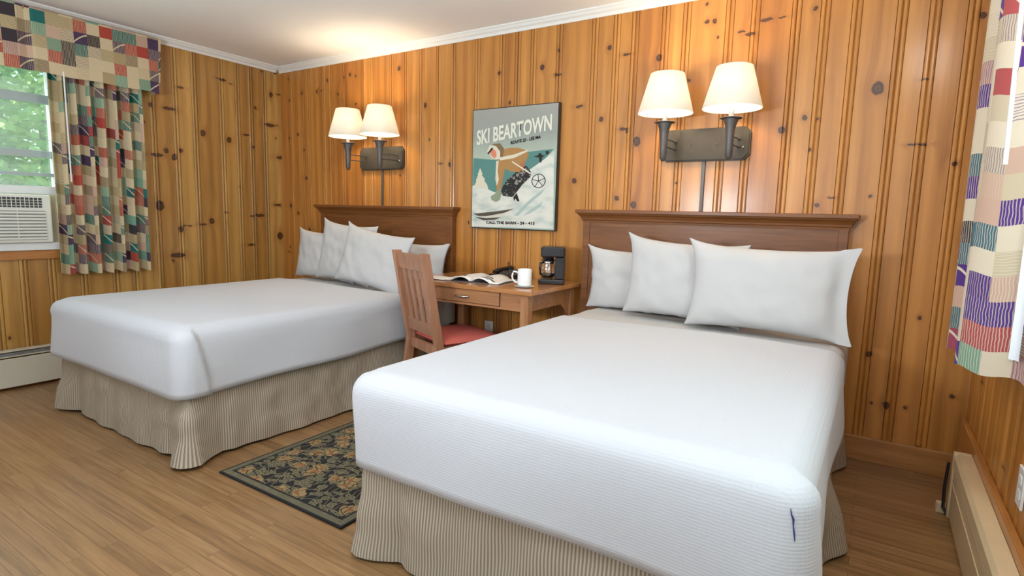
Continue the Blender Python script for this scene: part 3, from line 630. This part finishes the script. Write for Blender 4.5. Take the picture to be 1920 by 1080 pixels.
def make_bed(cx, label, seed, which):
    bed = thing('bed', label, 'bed', (cx, 0, 0))
    b = MB(); b.box(-.655, .655, -1.96, -.06, .13, .33, bev=.02); b.build('box_spring', M['box'], bed)
    b = MB(); b.box(-.665, .665, -1.97, -.06, .33, .628, bev=.045); b.build('mattress', M['sheet'], bed)
    for sx in (-.6, .6):
        for yy in (-1.9, -.12):
            b = MB(); b.tube([(sx, yy, 0), (sx, yy, .14)], .02, 10); b.build('leg', M['black'], bed)
    # sheet: covers the head end
    b = MB(); a = .688
    def SH(u, v):
        x = (u-.5)*2; y = -.055 - .57*v
        s = x*(a+.22); ax = abs(s)
        r = .05
        if ax < a-r: px, pz = ax, .643
        elif ax < a-r + r*PI/2: t = (ax-(a-r))/r; px, pz = a-r + r*math.sin(t), .643 - r + r*math.cos(t)
        else: px, pz = a + .006*math.sin(y*40), .643 - r - (ax - (a-r+r*PI/2))
        n_ = .004*noise.noise(Vector((s*5+seed, y*9, 0)))
        return (math.copysign(px, s), y, pz + n_)
    b.grid(70, 24, SH); o = b.build('sheet', M['sheet'], bed, recalc=False)
    # skirt
    P, s = upath(.665, 1.99, .012, -.06, 90, 90, 3); tot = s[-1]; n = len(P)-1
    sc = [s[90]+.01, s[90+3+90]+.01]
    mid = [.93] if which == 1 else []
    b = MB()
    def SK(u, v):
        k = round(u*n); x, y, nx, ny = P[k]; z = .36 - .345*v
        fl = .020*v + .005*v*math.sin(s[k]*9+seed) + .005*math.sin(v*PI*.5)*math.sin(s[k]*31+seed*2) + .014*math.sin(v*PI)*noise.noise(Vector((s[k]*7+v*1.5, v*3, seed+5)))
        fl += .012*v*noise.noise(Vector((s[k]*3, v*2, seed)))
        cdist = min(abs(s[k]-c) for c in sc)
        fl += .050*v*max(0, 1-cdist/.11)
        fl -= .022*v*math.exp(-((cdist-.16)/.03)**2)
        if nx > .9 or nx < -.9: fl += (.085 if which == 1 and nx > 0 else .02)*v*math.exp(-((y+1.0)/.14)**2) + .05*v*math.exp(-((y+.15)/.10)**2) - .012*v*math.exp(-((y+.38)/.05)**2)
        if abs(ny) > .9: fl += .004*v*math.sin(s[k]*16+1)
        zz = z + (.004*math.sin(s[k]*5+seed))*v
        return (x + nx*fl, y + ny*fl, max(zz, .012))
    us_ = [0]; q0_ = SK(0, .6)
    for k in range(1, n+1):
        q1_ = SK(k/n, .6); us_.append(us_[-1] + math.hypot(q1_[0]-q0_[0], q1_[1]-q0_[1])); q0_ = q1_
    b.grid(n, 12, SK, uvf=lambda u, v: (us_[round(u*n)], v*.36))
    b.build('bed_skirt', M['skirt'], bed, recalc=False)
    return bed
def make_coverlet(cx, label, seed, flap_side):
    a0, L0, zt = .700, 2.035, .660; nf = 64; ns = 110; nc = 12
    b = MB(); rings = []; V = []; F = []
    r0 = .075
    hem = lambda y: .335 + .035*max(0, 1+y/2.0) + .005*math.sin(y*7+seed)
    prof = []   # (inset, z or None for hem fraction)
    for k in range(9): prof.append(('side', k/9))
    for k in range(8): prof.append(('arc', k/8*PI/2))
    for k in range(22): prof.append(('top', (k/21)**1.0))
    S_ = None
    for kind, q in prof:
        if kind == 'side': ins = 0
        elif kind == 'arc': ins = r0*(1-math.cos(q))
        else: ins = r0 + (a0 - r0 - .002)*q
        rc = max(.07*(1 - ins/.25), .001) if ins < .25 else .001
        rc = min(rc, a0-ins-.0005)
        P, s = upath(a0-ins, L0-ins, rc, -.585, ns, nf, nc)
        if S_ is None: S_ = s; foot0 = ns; foot1 = ns+nc+nf
        for k, (x, y, nx, ny) in enumerate(P):
            hz = hem(y) if abs(nx) > .7 else hem(-2.0) + .006*math.sin(x*6+seed)
            if kind == 'side': z = hz + (zt-r0-hz)*q
            elif kind == 'arc': z = zt - r0 + r0*math.sin(q)
            else: z = zt
            out = 0
            if kind == 'side':
                out = .010*(1-q)*math.sin(s[k]*6+seed) + .010*noise.noise(Vector((s[k]*2.4, z*4, seed))) + .008*(1-q)
            # overlapping corner fold: the foot drop wraps round onto the side
            cc = S_[foot1+nc//2] if flap_side > 0 else S_[foot0+nc//2]
            for (ci, sg) in ((S_[foot1+nc//2], 1), (S_[foot0+nc//2], -1)):
                d = (S_[k]-ci)*sg; ext = .035 + .085*math.sqrt(max(0, (zt-.02-z)/.32)) if z < zt-.02 else -1
                if kind != 'top' and -.5 < d < ext: out += .013*max(0, 1+d/.35)
            bul = 0
            if kind == 'top':
                n1 = noise.noise(Vector((x*1.3+seed, y*1.3, 0)))*.010 + noise.noise(Vector((x*4, y*4, seed)))*.003
                bul = n1*min(1, q*4) + .006*math.sin(min(1, q*1.5)*PI/2)
            V.append((x + nx*out, y + ny*out, z + bul))
        rings.append(len(P))
    n = rings[0]
    for j in range(len(rings)-1):
        for i in range(n-1): F.append((j*n+i, j*n+i+1, (j+1)*n+i+1, (j+1)*n+i))
    b.add(V, F, 0, True)
    o = b.build('coverlet', M['matel'], None, (cx, 0, 0), recalc=False)
    bm = bmesh.new(); bm.from_mesh(o.data); bmesh.ops.remove_doubles(bm, verts=bm.verts, dist=.005); bmesh.ops.recalc_face_normals(bm, faces=bm.faces)
    if sum(f.normal.z for f in bm.faces) < 0: bmesh.ops.reverse_faces(bm, faces=bm.faces)
    bm.to_mesh(o.data); bm.free(); mod(o, 'SOLIDIFY', thickness=.009, offset=-1)
    tag(o, label, 'bedspread'); return o
BX1, BX2 = 3.868, 1.378
bed1 = make_bed(BX1, 'right-hand bed with beige striped bed skirt, nearest the camera', 1.3, 1)
bed2 = make_bed(BX2, 'left-hand bed with beige striped bed skirt, near the window corner', 4.1, 2)
cv1 = make_coverlet(BX1, 'white textured coverlet spread over the right-hand bed', 2.2, 1)
cv2 = make_coverlet(BX2, 'white textured coverlet spread over the left-hand bed', 5.7, 1)
bpy.context.view_layer.update()
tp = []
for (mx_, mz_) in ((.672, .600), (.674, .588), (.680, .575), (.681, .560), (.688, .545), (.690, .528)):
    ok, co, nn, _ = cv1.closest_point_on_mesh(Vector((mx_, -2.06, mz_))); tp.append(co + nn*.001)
b = MB(); b.tube(tp, [.0006, .0014, .0024, .0012, .0020, .0006], 6)  # bluish shade of the corner fold, laid on as a thin dark strip
o = b.build('fold_shadow_strip', M['blue'], cv1); o['label'] = 'bluish fold shadow drawn on the foot corner'

def headboard(xl, label):
    hb = thing('headboard', label, 'headboard', (xl, 0, 0), group='headboards on the back wall'); hb.pop('group')
    Wd = 1.5
    b = MB(); b.box(.055, Wd-.055, -.045, -.004, .28, 1.175, bev=.002); b.build('panel', M['head'], hb)
    for xa in (.03, Wd-.075):
        b = MB(); b.box(xa, xa+.045, -.052, -.0035, .127, 1.175, bev=.003); b.build('post', M['head'], hb)
    pr_ = [(.0, 1.160), (.052, 1.160), (.054, 1.172), (.060, 1.176), (.062, 1.186), (.070, 1.200), (.082, 1.210), (.084, 1.216), (.0, 1.216)]
    b = MB()
    # mitred crown returning along both ends
    def ring(a, z): e = a - .052; return [(.03-e, -.003, z), (.03-e, -a, z), (Wd-.03+e, -a, z), (Wd-.03+e, -.003, z)]
    V = [p for a, z in pr_[1:] for p in ring(a, z)]; F = [(j*4+i, j*4+i+1, (j+1)*4+i+1, (j+1)*4+i) for j in range(len(pr_)-2) for i in range(3)]
    b.add(V, F); b.build('crown_moulding', M['head'], hb)
    b = MB(); b.box(-.010, Wd+.010, -.095, -.003, 1.216, 1.238, bev=.004); b.build('top_cap', M['head'], hb)
    return hb
headboard(3.04, 'brown wooden headboard with crown moulding behind the right-hand bed')
headboard(.553, 'brown wooden headboard with crown moulding behind the left-hand bed')

# ------------------------------------------------------------ pillows
def pillow(label, cx, yb, zb, w_, h_, T, lean, rz=0, roll=0, seed=0, flange=0, group=None):
    n = 30; b = MB()
    def side(sg):
        def P(u, v):
            U = 2*u-1; Vv = 2*v-1
            px = w_/2*U*(1 - .085*(1-Vv*Vv)*abs(U)**3); pz = h_/2*Vv*(1 - .11*(1-U*U)*abs(Vv)**3)
            Ue = U
            if flange and U > 1-flange: th = .004
            else:
                if flange: Ue = -1 + (U+1)/(2-flange)*2
                th = T/2*((1-abs(Ue)**3.2)**.62)*((1-abs(Vv)**3.2)**.62)
            ear = (.009 + (.024 if U < 0 and Vv > 0 else 0))*(abs(U)*abs(Vv))**9
            px += math.copysign(ear, U); pz += math.copysign(ear, Vv)*(1 if Vv > 0 else .3)
            th += .006*noise.noise(Vector((U*2.2+seed, Vv*2.2, sg)))*min(1, th/.02) + .0015
            th *= 1 - .12*Vv
            crease = .011*noise.noise(Vector((U*5+seed*3, Vv*3+U*2, 2.1)))*(1-abs(U*Vv))*min(1, th/.02)
            return (px, -sg*(th+crease), pz + h_/2)
        return P
    b.grid(n, n, side(1)); b.grid(n, n, side(-1))
    bm = bmesh.new(); me = bpy.data.meshes.new('pillow'); me.from_pydata(b.v, [], b.f); bm.from_mesh(me)
    bmesh.ops.remove_doubles(bm, verts=bm.verts, dist=.0035); bmesh.ops.recalc_face_normals(bm, faces=bm.faces)
    for f in bm.faces: f.smooth = True
    bm.to_mesh(me); bm.free(); me.materials.append(M['pillow'])
    o = bpy.data.objects.new('pillow', me); C.objects.link(o)
    o.rotation_mode = 'XYZ'
    o.matrix_world = Matrix.Translation((cx, yb, zb)) @ Matrix.Rotation(rz, 4, 'Z') @ Matrix.Rotation(-lean, 4, 'X') @ Matrix.Rotation(roll, 4, 'Y')
    mod(o, 'SUBSURF', levels=1, render_levels=1)
    tag(o, label, 'pillow', group); return o
R_ = math.radians
pillow('white pillow at the left back of the right-hand bed, partly hidden', 3.505, -.135, .640, .72, .375, .10, R_(4), seed=1)
pillow('middle white pillow on the right-hand bed with a pointed upper corner', 3.765, -.285, .650, .645, .44, .13, R_(3), R_(0), R_(2.5), seed=2)
pillow('large white front pillow at the right of the right-hand bed', 4.200, -.405, .652, .745, .435, .14, R_(5), R_(0), R_(.5), seed=3, flange=.16)
pillow('white pillow standing at the far left of the left-hand bed', .985, -.36, .645, .70, .39, .13, R_(8), 0, R_(1), seed=4)
pillow('white pillow second from the left on the left-hand bed', 1.235, -.40, .648, .60, .465, .12, R_(10), R_(0), R_(3.5), seed=5)
pillow('large white front pillow of the left-hand bed, behind the chair back', 1.62, -.515, .650, .68, .43, .12, R_(14), R_(0), R_(7), seed=6)
pillow('white pillow at the right back of the left-hand bed, next to the desk', 1.69, -.16, .645, .70, .335, .11, R_(9), 0, R_(1), seed=7, flange=.12)

# ------------------------------------------------------------ desk and chair
dk = thing('desk', 'brown wooden writing desk with one drawer between the beds', 'desk', (2.575, -.335, 0))
X0, X1, Y0, Y1 = -.485, .485, -.31, .31
b = MB(); b.box(X0, X1, Y0, Y1, .750, .775, bev=.004); b.build('desk_top', M['desk_top'], dk)
for x in (X0+.035, X1-.085):
    for y in (Y0+.02, Y1-.075):
        b = MB(); b.box(x, x+.052, y, y+.052, 0, .749, bev=.003); b.build('leg', M['desk_leg'], dk)
xi0, xi1 = X0+.088, X1-.086
b = MB(); b.prism([(xi0, .652), (xi1, .652), (xi1, .749), (.262, .749), (.262, .665), (-.262, .665), (-.262, .749), (xi0, .749)], lambda a, z, d: (a, d, z), Y0+.028, Y0+.046); b.build('front_apron', M['desk'], dk)
b = MB(); b.box(xi0, xi1, Y1-.055, Y1-.037, .652, .749); b.build('back_apron', M['desk'], dk)
for xa in (X0+.045, X1-.063):
    b = MB(); b.box(xa, xa+.018, Y0+.073, Y1-.077, .652, .749)
    # curved bracket at the back
    pts = [(Y1-.077, .652), (Y1-.077-.11, .652)] + [(Y1-.077-.11*math.cos(t), .652-.13*math.sin(t)) for t in [k/6*PI/2 for k in range(1, 7)]]
    pts = [(Y1-.077, .652), (Y1-.187, .652), (Y1-.165, .640), (Y1-.135, .622), (Y1-.105, .590), (Y1-.088, .560), (Y1-.077, .52)]
    b.prism(pts, lambda a, z, d: (d, a, z), xa+.003, xa+.015); b.build('side_apron', M['desk'], dk)
dr = MB(); dr.box(-.256, .256, Y0+.022, Y0+.040, .668, .746, bev=.003); dr = dr.build('drawer', M['desk'], dk)
b = MB(); b.box(-.256, .256, Y0+.045, Y1-.10, .668, .742); b.build('drawer_box', M['desk'], dk)
b = MB(); b.tube([(-.06, Y0+.022, .704), (-.05, Y0+.004, .704), (0, Y0-.002, .702), (.034, Y0+.004, .704), (.044, Y0+.022, .704)], [.004, .006, .008, .006, .004], 10); b.build('handle', M['chrome'], dr)

AZ = 1.186; CCX, CCY = 2.364, -.734
chair = thing('desk_chair', 'slat-back wooden chair with red cushion seat, pushed in at the desk', 'chair', (CCX, CCY, 0), AZ - PI/2)
# local frame: +y = the way the chair faces, x to its right; back plane at y = 0
W2, ZT, REC, SD = .206, .956, .095, .422
def back_y(z): return -REC*max(0, (z-.42)/(ZT-.42)) if z > .42 else -.05*(.42-z)/.42
for sx in (-1, 1):
    b = MB(); xo = sx*W2; xi = sx*(W2-.036)
    zs = [0, .2, .42, .55, .7, .85, ZT + .008]
    V = []
    for z in zs:
        y = back_y(z); t = .026 if z > .1 else .018
        V += [(xo, y-t, z), (xi, y-t, z), (xi, y+t, z), (xo, y+t, z)]
    F = [(0, 1, 2, 3), tuple(range(len(V)-4, len(V)))] + [(j*4+i, j*4+(i+1) % 4, (j+1)*4+(i+1) % 4, (j+1)*4+i) for j in range(len(zs)-1) for i in range(4)]
    b.add(V, F); o = b.build('back_leg', M['chair'], chair); mod(o, 'BEVEL', width=.003, segments=2)
    b = MB(); b.box(min(xo, xi), max(xo, xi), SD-.055, SD-.019, 0, .415, bev=.003); b.build('front_leg', M['chair'], chair)
    b = MB(); b.box(min(sx*(W2-.008), sx*(W2-.026)), max(sx*(W2-.008), sx*(W2-.026)), .020, SD-.056, .355, .415, bev=.002); b.build('side_rail', M['chair'], chair)
    b = MB(); b.box(min(sx*(W2-.01), sx*(W2-.026)), max(sx*(W2-.01), sx*(W2-.026)), .016, SD-.056, .16, .185, bev=.002); b.build('stretcher', M['chair'], chair)
def rail(z0, z1, name, t=.010):
    b = MB(); V = []
    for z in (z0, z1):
        y = back_y(z); V += [(-W2+.037, y-t, z), (W2-.037, y-t, z), (W2-.037, y+t, z), (-W2+.037, y+t, z)]
    b.add(V, [(0, 1, 2, 3), (4, 5, 6, 7)] + [(i, (i+1) % 4, 4+(i+1) % 4, 4+i) for i in range(4)])
    o = b.build(name, M['chair'], chair); mod(o, 'BEVEL', width=.002, segments=1)
rail(.855, .952, 'top_rail'); rail(.470, .545, 'lower_rail')
for k in range(4):
    xc = -.117 + .078*k; V = []; b = MB()
    for z in (.5455, .8545):
        y = back_y(z); V += [(xc-.021, y-.006, z), (xc+.021, y-.006, z), (xc+.021, y+.006, z), (xc-.021, y+.006, z)]
    b.add(V, [(0, 1, 2, 3), (4, 5, 6, 7)] + [(i, (i+1) % 4, 4+(i+1) % 4, 4+i) for i in range(4)]); b.build('slat', M['chair'], chair)
b = MB(); b.box(-W2+.037, W2-.037, SD-.05, SD-.03, .355, .415); b.build('front_rail', M['chair'], chair)
b = MB(); b.box(-W2+.037, W2-.037, -.006, .012, .355, .415); b.build('back_rail', M['chair'], chair)
b = MB()
def SEAT(sg):
    def P(u, v):
        U, Vv = 2*u-1, 2*v-1; e = ((1-abs(U)**4)*(1-abs(Vv)**4))**.45
        x = U*(W2+.004)*(1 - .03*(1-v)); y = .026 + (SD-.016)*v
        return (x, y, .432 + (.038*e if sg > 0 else -.014*min(1, e*3)))
    return P
b.grid(24, 24, SEAT(1)); b.grid(24, 24, SEAT(-1)); o = b.build('seat_cushion', M['red'], chair)
o['label'] = 'red upholstered seat'

# ------------------------------------------------------------ things on the desk
ZD = .775
mg = thing('mug', 'white coffee mug standing on a small white saucer at the desk corner', 'mug', (2.915, -.485, ZD+.009))
b = MB(); b.lathe([(.0005, 0), (.034, 0), (.040, .004), (.0415, .01), (.0415, .096), (.040, .098), (.0375, .096), (.0375, .012), (.0005, .010)], n=36); b.build('cup', M['white'], mg)
ha = math.radians(213)
pts = [(.039, .076), (.062, .082), (.072, .062), (.070, .040), (.058, .024), (.040, .018)]
b = MB(); b.tube([(r*math.cos(ha), r*math.sin(ha), z) for r, z in fold_path(pts, 4)], .0052, 8); b.build('handle', M['white'], mg)
sc_ = MB(); sc_.lathe([(.0005, .001), (.03, .001), (.052, .005), (.060, .0085), (.058, .0095), (.045, .007), (.0005, .0065)], n=36)
tag(sc_.build('saucer', M['white'], None, (2.915, -.485, ZD)), 'small white saucer under the mug at the desk corner', 'saucer')

cm = thing('coffee_maker', 'black drip coffee maker with glass carafe at the back right of the desk', 'coffee maker', (2.935, -.20, ZD), math.radians(205))
# local +x faces the front
b = MB(); b.box(-.085, .075, -.075, .075, 0, .032, bev=.008); b.build('base', M['black'], cm)
b = MB(); b.box(-.085, -.025, -.075, .075, .033, .165, bev=.006); b.build('water_tank', M['black'], cm)
b = MB(); b.box(-.085, .062, -.075, .075, .166, .232, bev=.010); b.build('brew_head', M['black'], cm)
b = MB(); b.box(.062, .066, -.024, .024, .178, .222, bev=.002); b.build('front_badge', M['chrome'], cm)
b = MB(); b.lathe([(.04, .148), (.036, .152), (.034, .165)], (.022, 0, 0), 24); b.lathe([(.022, .1485), (.040, .1485), (.044, .141)], (.022, 0, 0), 24); b.build('filter_basket', M['black'], cm)
cf = MB(); cf.lathe([(.0005, .036), (.036, .036), (.045, .05), (.048, .08), (.044, .11), (.036, .128), (.036, .138)], (.022, 0, 0), 28); cf = cf.build('carafe', M['clear'], cm)
b = MB(); b.lathe([(.0362, .124), (.0382, .126), (.0382, .137), (.0362, .139)], (.022, 0, 0), 28); b.build('collar', M['chrome'], cf)
b = MB(); b.lathe([(.0005, .038), (.034, .038), (.043, .052), (.0445, .062), (.0005, .062)], (.022, 0, 0), 28); b.build('coffee', M['coffee'], cf)
b = MB(); b.tube([(.045, .035, .132), (.062, .062, .130), (.066, .070, .10), (.062, .062, .062), (.052, .05, .056)], [.006, .007, .007, .007, .005], 8); b.build('handle', M['black'], cf)

ob = thing('open_book', 'open book with printed pages lying across the desk', 'book', (2.535, -.39, ZD), R_(6))
def page(sg, z, n=14):
    def P(u, v):
        x = sg*(.004 + .192*u); zz = z + .028*math.sin(min(1, u*1.4)*PI)**.8*(1-u*.35) + .004*(1-u)
        zz += .006*math.sin(v*PI)*u
        return (x + .012*(v-.5)*u, -.135 + .27*v, max(zz, .003))
    return P
for sg in (-1, 1):
    b = MB(); b.grid(14, 6, page(sg, .006))
    o = b.build('page_block', M['paper'], ob, recalc=False); mod(o, 'SOLIDIFY', thickness=.005, offset=-1 if sg > 0 else 1)
b = MB(); b.box(-.205, .205, -.142, .142, .0, .0025, bev=.0008); b.build('cover', M['ink'], ob)
for sg, u0, u1, v0, v1 in ((-1, .25, .7, .08, .16), (-1, .3, .75, .22, .27), (1, .3, .8, .10, .16), (1, .35, .6, .24, .30), (1, .2, .6, .05, .08)):
    b = MB(); f0 = page(sg, .0075); b.grid(8, 2, lambda u, v: f0(u0+(u1-u0)*u, v0+(v1-v0)*v + .05*math.sin(u*3))); b.build('printed_line', M['ink'], ob, recalc=False)

ph = thing('telephone', 'low black desk telephone behind the open book', 'telephone', (2.575, -.125, ZD), R_(-12))
b = MB(); b.prism([(-.085, 0), (.085, 0), (.085, .048), (.06, .052), (-.085, .022)], lambda a, z, d: (d, a, z), -.105, .105); b.build('phone_base', M['black'], ph)
b = MB(); b.tube([(-.055, -.085, .036), (-.055, -.06, .044), (-.053, 0, .056), (-.055, .06, .060), (-.055, .085, .056)], [.015, .017, .011, .017, .015], 10)
b.build('handset', M['black'], ph)
b = MB()
for i in range(3):
    for j in range(4): b.box(-.03+.03*i, -.012+.03*i, -.06+.028*j, -.044+.028*j, .026+.0055*j, .036+.0055*j)
b.build('keypad', M['iron'], ph)
pp = MB(); pp.grid(8, 6, lambda u, v: (-.10 + .2*u, -.07 + .14*v, .003 + .003*math.sin(u*3)), smooth=True)
o = pp.build('paper_sheet', M['paper'], None, (2.27, -.50, ZD), recalc=False); mod(o, 'SOLIDIFY', thickness=.002, offset=1)
tag(o, 'thin white sheet of paper at the left end of the desk beside the chair back', 'paper')

# ------------------------------------------------------------ picture
pic = thing('poster', 'vintage skiing poster of a crouching skier hanging on the back wall above the desk', 'picture')
b = MB(); b.box(2.183, 2.861, -.034, -.0005, 1.094, 1.909); b.build('frame', M['black'], pic)
t = NT('poster_print'); g = t.n('ShaderNodeNewGeometry'); sp = t.n('ShaderNodeSeparateXYZ', {0: g.outputs['Position']})
nz = t.n('ShaderNodeTexNoise', {'Vector': g.outputs['Position'], 'Scale': 6}).outputs[0]
zz = t.math('ADD', sp.outputs['Z'], t.math('MULTIPLY', t.math('SUBTRACT', nz, .5), .10))
t.set(t.b.inputs['Base Color'], t.ramp(t.math('DIVIDE', t.math('SUBTRACT', zz, 1.1), .81), [(.50, srgb(150, 170, 160)), (.60, srgb(172, 184, 168)), (.78, srgb(150, 156, 150)), (1, srgb(158, 158, 150))]))
t.b.inputs['Roughness'].default_value = .35; sky_m = t.m
t = NT('poster_snow'); g = t.n('ShaderNodeNewGeometry')
nz = t.n('ShaderNodeTexNoise', {'Vector': t.vmath('MULTIPLY', g.outputs['Position'], (6, 6, 14)), 'Scale': 1.4, 'Detail': 4}).outputs[0]
t.set(t.b.inputs['Base Color'], t.ramp(nz, [(.3, srgb(176, 190, 184)), (.5, srgb(214, 214, 204)), (.8, srgb(226, 224, 214))])); t.b.inputs['Roughness'].default_value = .35; snow_m = t.m
t = NT('poster_trousers'); g = t.n('ShaderNodeNewGeometry')
nz = t.n('ShaderNodeTexNoise', {'Vector': g.outputs['Position'], 'Scale': 70, 'Detail': 2}).outputs[0]
t.set(t.b.inputs['Base Color'], t.ramp(nz, [(.55, srgb(34, 34, 36)), (.60, srgb(150, 148, 140))])); t.b.inputs['Roughness'].default_value = .35; tr_m = t.m
pm = lambda n_, c: simple('poster_'+n_, srgb(*c), .35, var=.05)
mats = [sky_m, snow_m, pm('teal', (86, 134, 128)), pm('tan', (172, 128, 78)), pm('rust', (176, 112, 70)), pm('cream', (216, 208, 186)), pm('skin', (214, 132, 104)),
        pm('black', (36, 34, 32)), pm('brown', (126, 102, 76)), tr_m, pm('sage', (140, 152, 126)), pm('ski', (84, 74, 64)), pm('shadow', (168, 188, 182))]
b = MB(); yf = -.0345
def flat(poly, lvl, mi): b.add([(x, yf - .00012*lvl, z) for x, z in poly], [tuple(range(len(poly)))], mi)
flat([(2.188, 1.100), (2.856, 1.100), (2.856, 1.904), (2.188, 1.904)], 0, 0)
clip = lambda poly: [(min(max(x, 2.188), 2.856), min(max(z, 1.10), 1.904)) for x, z in poly]
order = [('teal', 2), ('snow', 1), ('tree', 5), ('sh1', 12), ('sh2', 12), ('leg2', 7), ('trou', 9), ('jacket', 3), ('sleeve', 4), ('hood', 8), ('cap', 5), ('face', 6), ('goggle', 7),
         ('fur1', 5), ('fur2', 5), ('boot', 10), ('pole', 5), ('far1', 7), ('far2', 7), ('ski1', 11), ('ski2', 11), ('ski3', 5)]
for l, (k, mi) in enumerate(order): flat(clip(POLY[k]), l+1, mi)
n = 28; cx_, cz_, ra, rb = 2.728, 1.418, .053, .046
for k in range(n):
    t0, t1 = 2*PI*k/n, 2*PI*(k+1)/n
    flat([(cx_+ra*math.cos(t0), cz_+rb*math.sin(t0)), (cx_+ra*math.cos(t1), cz_+rb*math.sin(t1)), (cx_+.9*ra*math.cos(t1), cz_+.9*rb*math.sin(t1)), (cx_+.9*ra*math.cos(t0), cz_+.9*rb*math.sin(t0))], 25, 7)
for k in range(5):
    t0 = k*PI*2/5+.4; dx, dz = math.cos(t0), math.sin(t0)
    flat([(cx_-dz*.002, cz_+dx*.002), (cx_+dz*.002, cz_-dx*.002), (cx_+dx*ra*.92+dz*.002, cz_+dz*rb*.92-dx*.002), (cx_+dx*ra*.92-dz*.002, cz_+dz*rb*.92+dx*.002)], 25, 7)
b.build('printed_picture', mats, pic, recalc=False)
def text(body, x0, z0, x1, z1, h, mat, name, bold=0):
    cu_ = bpy.data.curves.new('t', 'FONT'); cu_.body = body; cu_.size = 1; cu_.offset = bold; cu_.resolution_u = 3
    o = bpy.data.objects.new('t', cu_); C.objects.link(o); bpy.context.view_layer.update()
    me = bpy.data.meshes.new_from_object(o); bpy.data.objects.remove(o)
    xs = [v.co.x for v in me.vertices]; ys_ = [v.co.y for v in me.vertices]; a, c = min(xs), max(xs); d, e = min(ys_), max(ys_)
    for v in me.vertices:
        u = (v.co.x-a)/(c-a); q = (v.co.y-d)/(e-d)
        v.co = (x0 + (x1-x0)*u, -.0380, z0 + (z1-z0)*u + h*q)
    me.materials.clear(); me.materials.append(mat)
    oo = bpy.data.objects.new(name, me); C.objects.link(oo); oo.parent = pic
    return oo
text('SKI BEARTOWN', 2.222, 1.665, 2.815, 1.737, .102, pm('title', (222, 222, 206)), 'title_lettering', .03)
text('ROUTE 23 \u2022 LEE MA'.replace('\u2022', '-'), 2.505, 1.660, 2.735, 1.689, .022, M['black'], 'small_lettering', .035)
text('CALL THE BARN - 24 - 413', 2.315, 1.126, 2.708, 1.131, .020, M['black'], 'bottom_lettering', .035)

# ------------------------------------------------------------ sconces
def make_sconce(xc, label):
    sc = thing('wall_sconce', label, 'wall lamp', (xc, 0, 0), group='twin-arm wall sconces'); sc.pop('group')
    c = .028; a0, a1, q0, q1 = -.24, .24, 1.518, 1.696
    oct_ = lambda i: [(a0+i+c, q0+i), (a1-i-c, q0+i), (a1-i, q0+i+c), (a1-i, q1-i-c), (a1-i-c, q1-i), (a0+i+c, q1-i), (a0+i, q1-i-c), (a0+i, q0+i+c)]
    b = MB(); b.prism(oct_(0), lambda a, z, d: (a, d, z), -.0005, -.018); b.prism(oct_(.008), lambda a, z, d: (a, d, z), -.018, -.024)
    b.prism(oct_(.020), lambda a, z, d: (a, d, z), -.020, -.0245)
    pl = b.build('back_plate', M['bronze'], sc)
    for x in (-.07, .07):
        b = MB(); b.lathe([(.0002, .004), (.004, .0035), (.005, 0)], n=12)
        o = b.build('screw', M['iron'], pl, (x, -.0245, 1.607)); o.rotation_euler = (PI/2, 0, 0)
    b = MB(); b.lathe([(.0002, .006), (.005, .0045), (.006, 0)], n=12); o = b.build('switch_knob', M['chrome'], pl, (.205, -.0245, 1.585)); o.rotation_euler = (PI/2, 0, 0)
    for sx in (-1, 1):
        x = .172*sx; yy = -.20
        ar = MB()
        for z in (1.585, 1.627):
            ar.tube([(x+.012, -.024, z), (x+.012, -.035, z), (x+.006, -.12, z), (x, yy+.015, z)], .0038, 8)
            ar.lathe([(.0002, .0), (.008, 0), (.008, .012), (.0002, .012)], (x+.012, -.030, z-.006), 12)
        ar.build('arm', M['iron'], sc)
        b = MB(); b.lathe([(.0005, 1.506), (.009, 1.506), (.012, 1.514), (.0175, 1.520), (.0195, 1.58), (.022, 1.64), (.027, 1.675), (.037, 1.704), (.038, 1.709), (.0005, 1.709)], (x, yy, 0), 20)
        st = b.build('candle_holder', M['iron'], sc)
        b = MB(); b.lathe([(.0005, 1.7095), (.053, 1.7095), (.055, 1.712), (.053, 1.714), (.0005, 1.714)], (x, yy, 0), 28); b.build('drip_pan', M['iron'], st)
        b = MB(); b.lathe([(.0005, 1.7145), (.0125, 1.7145), (.0125, 1.79), (.0005, 1.79)], (x, yy, 0), 18); b.build('socket', M['white'], sc)
        b = MB(); b.lathe([(.0005, 1.79), (.012, 1.795), (.018, 1.82), (.027, 1.848), (.028, 1.868), (.020, 1.89), (.0005, 1.898)], (x, yy, 0), 20); bl = b.build('bulb', M['bulb'], sc)
        bl['label'] = 'lit bulb'
        b = MB(); b.lathe([(.144, 1.758), (.145, 1.762), (.089, 1.964), (.087, 1.966), (.0868, 1.964), (.1425, 1.762), (.144, 1.758)], (x, yy, 0), 56)
        sh = b.build('lamp_shade', M['shade'], sc)
        b = MB()
        for k in range(3): t0 = k*2*PI/3+.5; b.tube([(x, yy, 1.905), (x+.09*math.cos(t0), yy+.088*math.sin(t0), 1.957)], .0015, 6)
        b.tube([(x, yy, 1.90), (x, yy, 1.93)], .004, 6)
        b.build('shade_spider', M['iron'], sh)
        lamp('bulb_light', 'POINT', (xc+x, yy, 1.88), 13, (1, .80, .56), radius=.045)
        # this point light is the bulb of this lamp
        C.objects[-1].parent = None
    b = MB(); b.box(-.009, .009, -.012, -.0005, 1.2385, 1.5175, bev=.002); b.build('cord_cover', M['iron'], sc)
    return sc
make_sconce(3.775, 'twin-arm bronze wall sconce with two lit shades above the right-hand bed')
make_sconce(1.275, 'twin-arm bronze wall sconce with two lit shades above the left-hand bed')
